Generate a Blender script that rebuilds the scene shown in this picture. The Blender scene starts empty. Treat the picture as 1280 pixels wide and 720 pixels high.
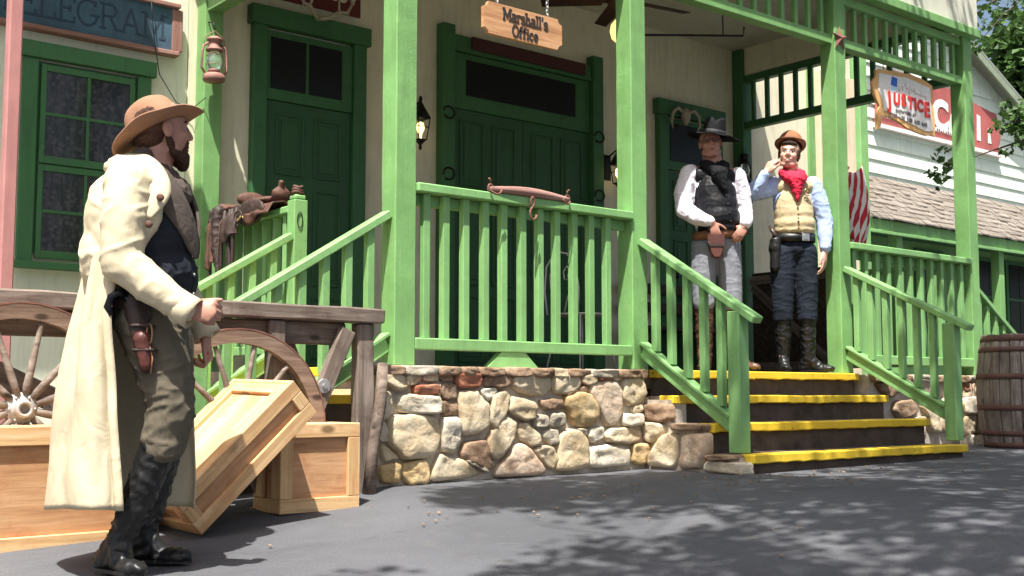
import bpy, bmesh, math, random
from math import radians as R, sin, cos, pi, atan2, sqrt
from mathutils import Vector, Matrix, noise, Euler
random.seed(7)
SC = bpy.context.scene
COL = SC.collection
V = Vector

# ---------------------------------------------------------------- materials
MATS = {}
def nm(name):
    m = bpy.data.materials.new(name); m.use_nodes = True
    nt = m.node_tree; b = nt.nodes['Principled BSDF']
    return m, nt, b
def N(nt, t, **k):
    n = nt.nodes.new(t)
    for a, v in k.items():
        if a.startswith('i_'): n.inputs[a[2:].replace('_', ' ')].default_value = v
        else: setattr(n, a, v)
    return n
def ramp(nt, fac, stops):
    r = nt.nodes.new('ShaderNodeValToRGB'); e = r.color_ramp.elements
    while len(e) < len(stops): e.new(0.5)
    for i, (p, c) in enumerate(stops):
        e[i].position = p; e[i].color = (c[0], c[1], c[2], 1) if hasattr(c, '__len__') else (c, c, c, 1)
    nt.links.new(fac, r.inputs[0]); return r.outputs[0]
def mixc(nt, fac, a, b, mode='MIX'):
    m = nt.nodes.new('ShaderNodeMix'); m.data_type = 'RGBA'; m.blend_type = mode
    for s, v in ((0, fac), (6, a), (7, b)):
        if hasattr(v, 'links') or isinstance(v, bpy.types.NodeSocket): nt.links.new(v, m.inputs[s])
        else: m.inputs[s].default_value = v if s == 0 else (v[0], v[1], v[2], 1)
    return m.outputs[2]
def coords(nt, scale=(1, 1, 1), rnd=True):
    tc = N(nt, 'ShaderNodeTexCoord'); mp = N(nt, 'ShaderNodeMapping'); mp.inputs['Scale'].default_value = scale
    nt.links.new(tc.outputs['Object'], mp.inputs['Vector'])
    if rnd:
        oi = N(nt, 'ShaderNodeObjectInfo'); mm = N(nt, 'ShaderNodeMath', operation='MULTIPLY'); mm.inputs[1].default_value = 37.0
        nt.links.new(oi.outputs['Random'], mm.inputs[0]); nt.links.new(mm.outputs[0], mp.inputs['Location'])
    return mp.outputs[0]
def noi(nt, vec, scale, detail=4, rough=.55, dist=0):
    n = N(nt, 'ShaderNodeTexNoise'); n.inputs['Scale'].default_value = scale; n.inputs['Detail'].default_value = detail
    n.inputs['Roughness'].default_value = rough; n.inputs['Distortion'].default_value = dist
    nt.links.new(vec, n.inputs['Vector']); return n.outputs['Fac']
def bump(nt, b, h, st=.3, dist=.01):
    n = N(nt, 'ShaderNodeBump'); n.inputs['Strength'].default_value = st; n.inputs['Distance'].default_value = dist
    nt.links.new(h, n.inputs['Height']); nt.links.new(n.outputs[0], b.inputs['Normal']); return n
def paint(name, col, rough=.55, var=.12, chips=0, chipcol=(.25, .2, .14), bs=.5, scale=1.0, spec=.4):
    m, nt, b = nm(name); v = coords(nt)
    f = noi(nt, v, 3 * scale, 6, .65)
    dk = [c * (1 - var * 1.6) for c in col]; lt = [min(1, c * (1 + var)) for c in col]
    c = ramp(nt, f, [(.3, dk), (.7, lt)])
    v2 = coords(nt, (6, 6, .7)); f2 = noi(nt, v2, 3, 3, .6)
    c = mixc(nt, ramp(nt, f2, [(.50, 0), (.75, .5)]), c, [x * .66 for x in col])
    if chips:
        f3 = noi(nt, v, 22 * scale, 6, .7); c = mixc(nt, ramp(nt, f3, [(.74 - chips, 0), (.76 - chips, 1)]), c, chipcol)
    nt.links.new(c, b.inputs['Base Color'])
    b.inputs['Roughness'].default_value = rough; b.inputs['Specular IOR Level'].default_value = spec
    h = noi(nt, v, 34 * scale, 7, .72); n0 = bump(nt, b, h, bs * .55, .004)
    h2 = noi(nt, coords(nt, (14, 14, 1.1)), 4, 6, .7); n1 = N(nt, 'ShaderNodeBump'); n1.inputs['Strength'].default_value = bs * .7; n1.inputs['Distance'].default_value = .004
    nt.links.new(h2, n1.inputs['Height']); nt.links.new(n1.outputs[0], n0.inputs['Normal'])
    rr_ = ramp(nt, f, [(.3, rough - .1), (.7, min(1, rough + .15))]); nt.links.new(rr_, b.inputs['Roughness'])
    g_ = noi(nt, coords(nt), 1.7, 8, .75); c9 = mixc(nt, ramp(nt, g_, [(.5, 0), (.8, .4)]), c, [x * .55 for x in col]); nt.links.new(c9, b.inputs['Base Color'])
    return m
def wood(name, cols, rough=.7, grain=1.0, knots=True, bs=.5, stain=None, axis=0):
    m, nt, b = nm(name)
    s = [1.0, 1.0, 1.0]; s = [22 * grain] * 3; s[axis] = 1.6 * grain
    v = coords(nt, s); f = noi(nt, v, 1.0, 8, .65, .6)
    c = ramp(nt, f, [(.28, cols[0]), (.5, cols[1]), (.72, cols[2])])
    s2 = [90 * grain] * 3; s2[axis] = 5 * grain
    f2 = noi(nt, coords(nt, s2), 1.0, 4, .7)
    c = mixc(nt, ramp(nt, f2, [(.3, .35), (.5, 0)]), c, [x * .45 for x in cols[0]])
    if knots:
        s3 = [9, 9, 9]; s3[axis] = 4.5
        vo = N(nt, 'ShaderNodeTexVoronoi'); vo.inputs['Scale'].default_value = .8 * grain
        nt.links.new(coords(nt, s3), vo.inputs['Vector'])
        c = mixc(nt, ramp(nt, vo.outputs['Distance'], [(.07, .85), (.14, 0)]), c, [x * .35 for x in cols[0]])
    if stain:
        f4 = noi(nt, coords(nt, (1, 1, 1)), 5, 6, .7); c = mixc(nt, ramp(nt, f4, [(.5, 0), (.7, .8)]), c, stain)
    nt.links.new(c, b.inputs['Base Color']); b.inputs['Roughness'].default_value = rough
    b.inputs['Specular IOR Level'].default_value = .25
    bump(nt, b, f2, bs, .003); return m
def cloth(name, col, var=.12, rough=.9, wr=.4, wscale=7, weave=350, dirt=None, sheen=0):
    m, nt, b = nm(name); v = coords(nt)
    f = noi(nt, v, 4, 6, .6); c = ramp(nt, f, [(.3, [x * (1 - var) for x in col]), (.7, [min(1, x * (1 + var)) for x in col])])
    if dirt:
        f2 = noi(nt, v, 9, 7, .75); c = mixc(nt, ramp(nt, f2, [(.52, 0), (.72, .7)]), c, dirt)
    nt.links.new(c, b.inputs['Base Color']); b.inputs['Roughness'].default_value = rough
    b.inputs['Specular IOR Level'].default_value = .2; b.inputs['Sheen Weight'].default_value = sheen
    h1 = noi(nt, coords(nt, (1, 1, .6)), wscale, 3, .5, 1.5)
    n1 = N(nt, 'ShaderNodeBump'); n1.inputs['Strength'].default_value = wr; n1.inputs['Distance'].default_value = .015
    nt.links.new(h1, n1.inputs['Height'])
    h2 = noi(nt, v, weave, 2, .5); n2 = bump(nt, b, h2, .25, .002); nt.links.new(n1.outputs[0], n2.inputs['Normal'])
    return m
def plain(name, col, rough=.5, metal=0, bs=0, bscale=40, var=.1, spec=.5, emit=None, es=0, alpha=1, trans=0, coat=0):
    m, nt, b = nm(name); v = coords(nt)
    f = noi(nt, v, bscale * .25, 5, .6)
    c = ramp(nt, f, [(.3, [x * (1 - var) for x in col]), (.7, [min(1, x * (1 + var)) for x in col])])
    nt.links.new(c, b.inputs['Base Color'])
    b.inputs['Roughness'].default_value = rough; b.inputs['Metallic'].default_value = metal; b.inputs['Specular IOR Level'].default_value = spec
    b.inputs['Coat Weight'].default_value = coat
    if bs: bump(nt, b, noi(nt, v, bscale, 5, .6), bs, .004)
    if emit: b.inputs['Emission Color'].default_value = (*emit, 1); b.inputs['Emission Strength'].default_value = es
    if trans: b.inputs['Transmission Weight'].default_value = trans
    return m
M = {}
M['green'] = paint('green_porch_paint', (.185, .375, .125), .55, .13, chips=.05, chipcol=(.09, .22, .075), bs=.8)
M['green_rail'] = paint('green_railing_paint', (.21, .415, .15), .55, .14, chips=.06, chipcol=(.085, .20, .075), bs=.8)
M['green_dark'] = paint('dark_green_trim_and_shade_paint', (.042, .140, .050), .5, .1)  # trim colour; on rear right post and side frieze it paints in shade
M['green_door'] = paint('dark_green_door_paint', (.028, .098, .035), .5, .12)
M['cream'] = paint('cream_wall_paint', (.70, .66, .49), .75, .05, bs=.3)
M['cream_left'] = paint('pale_cream_wall_paint', (.74, .75, .60), .75, .05, bs=.3)
M['fascia'] = paint('cream_fascia_paint', (.60, .60, .48), .7, .05)
M['ceiling'] = paint('porch_ceiling_paint', (.55, .52, .41), .8, .05, bs=.2)
M['yellow'] = paint('yellow_step_paint', (.74, .51, .03), .65, .14, chips=.10, chipcol=(.05, .04, .035))
M['redpaint'] = paint('faded_red_post_paint', (.42, .19, .18), .7, .12, chips=.03, chipcol=(.3, .2, .18))
M['white_wall'] = paint('white_wall_paint', (.78, .80, .74), .7, .03, bs=.2)
M['siding'] = paint('pale_green_siding_paint', (.66, .76, .64), .7, .04, bs=.2)
M['concrete'] = plain('step_concrete', (.085, .064, .050), .9, bs=.6, bscale=30, var=.35, spec=.2)
M['weathered'] = wood('weathered_grey_wood', [(.075, .058, .046), (.19, .15, .122), (.34, .285, .24)], .85, stain=(.09, .06, .05))
M['weathered_v'] = wood('weathered_grey_wood_upright', [(.06, .045, .035), (.16, .12, .095), (.26, .21, .175)], .85, axis=0)
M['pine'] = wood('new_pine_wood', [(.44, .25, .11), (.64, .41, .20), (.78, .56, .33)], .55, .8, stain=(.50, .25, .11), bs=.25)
M['pine_dark'] = wood('dark_pine_wood', [(.36, .18, .085), (.50, .28, .14), (.62, .38, .21)], .55, .8, stain=(.36, .15, .07), bs=.25)  # darker, redder pine for crate panels, barrel lid and flag pole
M['darkwood'] = wood('dark_brown_wood', [(.02, .014, .01), (.05, .035, .025), (.09, .065, .045)], .8)
M['signwood'] = wood('varnished_sign_wood', [(.34, .15, .07), (.55, .30, .15), (.75, .48, .28)], .5, 1.0, knots=False, bs=.2)
M['burnt'] = plain('burnt_lettering', (.03, .02, .016), .9)
M['bluesign'] = paint('weathered_blue_sign_paint', (.055, .11, .155), .8, .3, chips=.06, chipcol=(.28, .22, .15))
M['navy'] = plain('faded_navy_lettering', (.024, .048, .078), .9)
M['signframe'] = wood('reddish_sign_frame_wood', [(.16, .08, .06), (.28, .15, .12), (.40, .24, .20)], .8)
M['maroon'] = paint('dark_red_sign_paint', (.13, .022, .02), .7, .1)
M['letter_cream'] = plain('cream_sign_lettering', (.65, .60, .45), .8)
M['glass'] = plain('dark_window_glass', (.012, .013, .014), .3, spec=.25)
M['lace'] = None
M['iron'] = plain('black_iron', (.018, .017, .017), .5, .6, bs=.3)
M['rust'] = plain('rusty_iron', (.20, .09, .065), .85, .2, bs=.6, bscale=60, var=.35)
M['galv'] = plain('grey_galvanised_metal', (.42, .41, .40), .5, .7, bs=.3)
M['chain'] = plain('bright_steel_chain', (.55, .55, .53), .4, .9)
M['hub'] = plain('pale_painted_wheel_hub', (.42, .40, .38), .7, .2, bs=.6, var=.3)
M['leather_br'] = plain('brown_leather', (.085, .035, .022), .72, bs=.4, bscale=50, var=.3)
M['leather_dk'] = plain('dark_brown_leather', (.032, .017, .013), .65, bs=.4, bscale=50, var=.3)
M['leather_rd'] = plain('reddish_holster_leather', (.09, .025, .018), .45, bs=.3, var=.25)
M['boot'] = plain('black_boot_leather', (.010, .010, .010), .42, bs=.3, bscale=14, var=.3, spec=.4)
M['barrelwood'] = wood('grey_barrel_staves', [(.09, .07, .06), (.24, .20, .175), (.42, .37, .34)], .85, 1.0, axis=2, stain=(.10, .08, .07))
M['hoop'] = plain('rusty_barrel_hoop', (.12, .06, .05), .8, .1, bs=.5, var=.3)
M['antler'] = plain('pale_antler_bone', (.36, .31, .24), .6, bs=.3)
M['whitewire'] = plain('white_enamelled_wire', (.55, .55, .54), .45)
M['fan'] = plain('dark_brown_fan', (.045, .02, .014), .6)
M['globe'] = plain('lit_fan_globe', (.9, .6, .25), .3, emit=(1, .55, .15), es=1.1)
M['bulb'] = plain('lit_lamp_bulb', (1, .8, .4), .3, emit=(1, .72, .3), es=1.6)
M['amberglass'] = plain('amber_lamp_glass', (.25, .18, .09), .2, emit=(1, .6, .2), es=.05)
M['beige_board'] = paint('cream_board_paint', (.72, .60, .42), .7, .05)
M['signred'] = paint('faded_red_sign_paint', (.42, .11, .10), .8, .2, chips=.05, chipcol=(.6, .5, .45))
M['signwhite'] = plain('off_white_sign_paint', (.80, .76, .70), .7)
M['torn'] = plain('tan_sign_edge_paint', (.72, .42, .16), .7)
M['sblue'] = plain('bright_blue_sign_paint', (.03, .13, .50), .7)
M['slight'] = plain('pale_blue_sign_paint', (.45, .68, .80), .7)
M['sgrey'] = plain('grey_sign_lettering', (.12, .12, .13), .7)
M['sred'] = plain('red_sign_lettering', (.60, .035, .03), .7)
M['mortar'] = plain('grey_mortar', (.48, .42, .34), .95, bs=.8, bscale=40, var=.3, spec=.1)
# stones: one material, several natural rock tints by material slot
def stonemat(name, c1, c2, c3):
    m, nt, b = nm(name); v = coords(nt)
    f = noi(nt, v, 7, 8, .7, .4); c = ramp(nt, f, [(.3, c1), (.5, c2), (.7, c3)])
    f2 = noi(nt, v, 26, 6, .7); c = mixc(nt, ramp(nt, f2, [(.57, 0), (.74, .4)]), c, [x * .55 for x in c1])
    nt.links.new(c, b.inputs['Base Color']); b.inputs['Roughness'].default_value = .9; b.inputs['Specular IOR Level'].default_value = .15
    f3 = noi(nt, v, 12, 10, .72, .6); bump(nt, b, f3, .8, .025); return m
SM = [stonemat('tan_sandstone', (.42, .31, .18), (.58, .47, .31), (.68, .60, .45)),
      stonemat('red_sandstone', (.22, .07, .04), (.42, .17, .10), (.50, .28, .18)),
      stonemat('dark_brown_stone', (.12, .07, .045), (.30, .20, .13), (.44, .32, .22)),
      stonemat('pinkish_sandstone', (.40, .25, .15), (.58, .45, .33), (.68, .58, .46)),
      stonemat('pale_cream_stone', (.48, .40, .28), (.64, .57, .44), (.72, .67, .56)),
      stonemat('golden_stone', (.30, .17, .06), (.52, .37, .18), (.64, .52, .33)),
      stonemat('grey_stone', (.28, .24, .18), (.44, .38, .29), (.55, .49, .40))]

# ---------------------------------------------------------------- objects
def tag(o, label=None, cat=None, group=None, kind=None):
    if label: o['label'] = label
    if cat: o['category'] = cat
    if group: o['group'] = group
    if kind: o['kind'] = kind
    return o
def thing(name, label, cat, loc=(0, 0, 0), rz=0, group=None):
    o = bpy.data.objects.new(name, None); COL.objects.link(o); o.location = loc; o.rotation_euler = (0, 0, rz)
    o.empty_display_size = .1
    return tag(o, label, cat, group)
def wm(o):
    m = Matrix.LocRotScale(o.location, o.rotation_euler, o.scale)
    return (wm(o.parent) @ o.matrix_parent_inverse @ m) if o.parent else m
def setpar(o, par):
    if par is not None:
        o.parent = par; o.matrix_parent_inverse = wm(par).inverted()
def link(name, me, mat=None, par=None, mw=None, smooth=False):
    o = bpy.data.objects.new(name, me); COL.objects.link(o)
    if mat is not None:
        for m_ in (mat if isinstance(mat, (list, tuple)) else [mat]): me.materials.append(m_)
    if mw is not None:
        l, q, s = mw.decompose(); o.location = l; o.rotation_euler = q.to_euler(); o.scale = s
    setpar(o, par)
    if smooth:
        for p in me.polygons: p.use_smooth = True
    return o
def bmobj(name, bm, mat=None, par=None, mw=None, smooth=False):
    bmesh.ops.recalc_face_normals(bm, faces=bm.faces)
    me = bpy.data.meshes.new(name); bm.to_mesh(me); bm.free()
    return link(name, me, mat, par, mw, smooth)
def addbox(bm, lo, hi, bev=0, mi=0, M4=None):
    c = [(lo[i] + hi[i]) / 2 for i in range(3)]; s = [abs(hi[i] - lo[i]) for i in range(3)]
    b2 = bmesh.new(); bmesh.ops.create_cube(b2, size=1)
    for v in b2.verts: v.co = V((v.co.x * s[0] + c[0], v.co.y * s[1] + c[1], v.co.z * s[2] + c[2]))
    if bev: bmesh.ops.bevel(b2, geom=b2.edges[:], offset=min(bev, min(s) * .3), segments=1, affect='EDGES')
    if M4 is not None: bmesh.ops.transform(b2, matrix=M4, verts=b2.verts)
    merge(bm, b2, mi)
def merge(bm, b2, mi=0):
    vm = {}
    for v in b2.verts: vm[v.index] = bm.verts.new(v.co)
    b2.verts.index_update()
    for f in b2.faces:
        try:
            nf = bm.faces.new([vm[v.index] for v in f.verts]); nf.material_index = mi; nf.smooth = f.smooth
        except ValueError: pass
    b2.free()
# create_cube etc. leave indices dirty: refresh before merging
_merge = merge
def merge(bm, b2, mi=0):
    b2.verts.index_update(); _merge(bm, b2, mi)
def box(name, lo, hi, mat, par=None, bev=.004):
    bm = bmesh.new(); c = V([(lo[i] + hi[i]) / 2 for i in range(3)])
    addbox(bm, [lo[i] - c[i] for i in range(3)], [hi[i] - c[i] for i in range(3)], bev)
    return bmobj(name, bm, mat, par, Matrix.Translation(c))
def frame_mat(p0, p1, up=V((0, 0, 1))):
    p0 = V(p0); p1 = V(p1); x = (p1 - p0).normalized()
    y = up.cross(x)
    if y.length < 1e-4: y = V((0, 1, 0)) if abs(x.z) > .9 else V((1, 0, 0))
    y.normalize(); z = x.cross(y)
    m = Matrix((x, y, z)).transposed().to_4x4(); m.translation = (p0 + p1) / 2; return m
def beam(name, p0, p1, w, h, mat, par=None, bev=.005, up=V((0, 0, 1)), wob=0):
    """bar whose local X runs along it; w across (local y), h in local z"""
    L = (V(p1) - V(p0)).length; bm = bmesh.new(); addbox(bm, (-L / 2, -w / 2, -h / 2), (L / 2, w / 2, h / 2), bev)
    if wob:
        bmesh.ops.subdivide_edges(bm, edges=[e for e in bm.edges if e.calc_length() > L * .5], cuts=12)
        sd = random.random() * 50
        for v in bm.verts: v.co += noise.noise_vector(V((v.co.x * 4, v.co.y * 9, v.co.z * 9)) + V((sd, 0, 0))) * wob
    return bmobj(name, bm, mat, par, frame_mat(p0, p1, up))
def tube(bm, pts, r, seg=8, closed=False, rr=None, mi=0):
    pts = [V(p) for p in pts]; n = len(pts); rings = []; prev = None
    for i, p in enumerate(pts):
        if closed: t = pts[(i + 1) % n] - pts[i - 1]
        else: t = pts[min(i + 1, n - 1)] - pts[max(i - 1, 0)]
        t.normalize()
        if prev is None:
            a = V((0, 0, 1)) if abs(t.z) < .9 else V((1, 0, 0)); u = t.cross(a).normalized()
        else: u = (prev - t * prev.dot(t)).normalized()
        prev = u; w = t.cross(u); q = rr[i] if rr else r
        rings.append([bm.verts.new(p + (u * cos(2 * pi * k / seg) + w * sin(2 * pi * k / seg)) * q) for k in range(seg)])
    for i in range(n - (0 if closed else 1)):
        a, b = rings[i], rings[(i + 1) % n]
        for k in range(seg):
            f = bm.faces.new((a[k], a[(k + 1) % seg], b[(k + 1) % seg], b[k])); f.smooth = True; f.material_index = mi
    if not closed:
        f = bm.faces.new(rings[0][::-1]); f.material_index = mi
        f = bm.faces.new(rings[-1]); f.material_index = mi
def tubeobj(name, pts, r, mat, par=None, seg=8, closed=False, rr=None):
    bm = bmesh.new(); tube(bm, pts, r, seg, closed, rr); return bmobj(name, bm, mat, par)
def lathe(bm, prof, seg=24, M4=None, mi=0, sx=1, sy=1):
    rings = []
    for r, z in prof:
        rings.append([bm.verts.new((M4 or Matrix()) @ V((r * sx * cos(2 * pi * k / seg), r * sy * sin(2 * pi * k / seg), z))) for k in range(seg)])
    for a, b in zip(rings[:-1], rings[1:]):
        for k in range(seg):
            f = bm.faces.new((a[k], a[(k + 1) % seg], b[(k + 1) % seg], b[k])); f.smooth = True; f.material_index = mi
    for rg in (rings[0], rings[-1]):
        try: f = bm.faces.new(rg); f.material_index = mi
        except ValueError: pass
def latheobj(name, prof, mat, par=None, M4=None, seg=24, sx=1, sy=1, flat=False):
    bm = bmesh.new(); lathe(bm, prof, seg, None, 0, sx, sy)
    if flat:
        for f in bm.faces: f.smooth = False
    return bmobj(name, bm, mat, par, M4)
def plate(bm, pts, d, mi=0, M4=None, bev=0):
    """extrude polygon (x,z) to thickness d along +y"""
    b2 = bmesh.new()
    f = b2.faces.new([b2.verts.new((x, 0, z)) for x, z in pts])
    r = bmesh.ops.extrude_face_region(b2, geom=[f])
    for v in [g for g in r['geom'] if isinstance(g, bmesh.types.BMVert)]: v.co.y += d
    if M4 is not None: bmesh.ops.transform(b2, matrix=M4, verts=b2.verts)
    bmesh.ops.recalc_face_normals(b2, faces=b2.faces)
    merge(bm, b2, mi)
def textobj(name, body, size, M4, mat, par=None, ext=.003, shear=0, off=0, align='CENTER', space=1.0):
    cu = bpy.data.curves.new(name, 'FONT'); cu.body = body; cu.size = size; cu.extrude = ext; cu.shear = shear; cu.offset = off
    cu.align_x = align; cu.align_y = 'CENTER'; cu.space_character = space
    o = bpy.data.objects.new(name, cu); COL.objects.link(o)
    dg = bpy.context.evaluated_depsgraph_get(); me = bpy.data.meshes.new_from_object(o.evaluated_get(dg))
    bpy.data.objects.remove(o); me.name = name
    me.materials.clear()
    return link(name, me, mat, par, M4)
WALLTXT = Matrix.Rotation(pi / 2, 4, 'X')      # text upright, facing -Y

# stroke lettering with slab serifs.  glyph = (advance, [polylines], [serif points])
def arc(cx, cy, rx, ry, a0, a1, n=12): return [(cx + rx * cos(R(a0 + (a1 - a0) * i / n)), cy + ry * sin(R(a0 + (a1 - a0) * i / n))) for i in range(n + 1)]
G = {
 'T': (.75, [[(.35, 0), (.35, 1)], [(.0, 1), (.7, 1)], [(.0, 1), (.0, .82)], [(.7, 1), (.7, .82)]], [(.35, 0)]),
 'E': (.72, [[(.12, 0), (.12, 1)], [(0, 1), (.6, 1), (.6, .8)], [(.12, .52), (.45, .52)], [(.45, .42), (.45, .62)], [(0, 0), (.62, 0), (.62, .2)]], []),
 'L': (.70, [[(.12, 0), (.12, 1)], [(0, 0), (.6, 0), (.6, .22)]], [(.12, 1)]),
 'G': (.86, [arc(.4, .5, .38, .5, 45, 330, 20) + [(.73, .42)], [(.5, .42), (.82, .42)], [(.68, .98), (.68, .78)]], []),
 'R': (.80, [[(.12, 0), (.12, 1)], [(0, 1), (.4, 1)] + arc(.4, .76, .22, .24, 90, -90, 8) + [(.12, .52)], [(.38, .52), (.66, 0)]], [(.12, 0), (.68, 0)]),
 'A': (.86, [[(.08, 0), (.4, 1), (.72, 0)], [(.2, .35), (.6, .35)]], [(.08, 0), (.72, 0)]),
 'M': (1.0, [[(.12, 0), (.12, 1), (.47, .25), (.82, 1), (.82, 0)]], [(.12, 0), (.82, 0), (.06, 1), (.88, 1)]),
 'a': (.62, [[(.08, .6)] + arc(.27, .47, .19, .17, 120, 0, 6) + [(.46, .05), (.56, 0)], arc(.25, .17, .2, .18, 20, 340, 14)], []),
 'r': (.5, [[(.14, 0), (.14, .64)], [(.14, .45)] + arc(.32, .45, .15, .18, 140, 40, 6)], [(.14, 0), (.08, .64)]),
 's': (.55, [arc(.25, .48, .18, .15, 30, 250, 9) + arc(.25, .17, .19, .16, 80, -150, 9)], []),
 'h': (.64, [[(.12, 0), (.12, 1)], [(.12, .42)] + arc(.29, .42, .17, .2, 150, 0, 8) + [(.46, 0)]], [(.12, 0), (.46, 0), (.08, 1)]),
 'l': (.34, [[(.15, 0), (.15, 1)]], [(.15, 0), (.1, 1)]),
 "'": (.28, [[(.12, 1), (.10, .75)]], []),
 'O': (.86, [arc(.4, .5, .34, .5, 0, 360, 24)], []),
 'f': (.48, [[(.16, 0), (.16, .8)] + arc(.3, .8, .14, .18, 180, 50, 6), [(.02, .62), (.34, .62)]], [(.16, 0)]),
 'i': (.34, [[(.15, 0), (.15, .64)], [(.15, .84), (.15, .92)]], [(.15, 0), (.1, .64)]),
 'c': (.56, [arc(.28, .32, .21, .31, 45, 315, 14)], []),
 'e': (.58, [[(.08, .34), (.47, .34)] + arc(.28, .32, .2, .31, 5, 315, 16)], []),
}
def strokes(bm, txt, x0, z0, h, th, y, d, wide=1.0):
    """letters in the XZ plane, front face at y, body going +y by d"""
    x = x0; k = 0
    for ch in txt:
        if ch == ' ': x += .45 * h * wide; continue
        adv, lines, ser = G[ch]
        segs = []
        for L in lines:
            for a, b in zip(L[:-1], L[1:]): segs.append((a, b, th))
        for (sx, sz) in ser:
            zz = sz + (th / h * .5 if sz < .5 else -th / h * .5) * .6
            segs.append(((sx - .11, zz), (sx + .11, zz), th * .8))
        for a, b, t in segs:
            A = V((x + a[0] * h * wide, 0, z0 + a[1] * h)); B = V((x + b[0] * h * wide, 0, z0 + b[1] * h))
            dv = (B - A); ln = dv.length
            if ln < 1e-6: continue
            dv /= ln; nrm = V((-dv.z, 0, dv.x)) * t / 2; e = dv * t * .3; k += 1
            yo = y + (k % 7) * .00012
            q = [A - e - nrm, B + e - nrm, B + e + nrm, A - e + nrm]
            lo = [bm.verts.new((p.x, yo, p.z)) for p in q]; hi = [bm.verts.new((p.x, y + d, p.z)) for p in q]
            bm.faces.new(lo)
            for i in range(4): bm.faces.new((lo[i], lo[(i + 1) % 4], hi[(i + 1) % 4], hi[i]))
        x += adv * h * wide
    return x
def swidth(txt, h, wide=1.0): return sum((.45 if c == ' ' else G[c][0]) * h * wide for c in txt)
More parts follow.
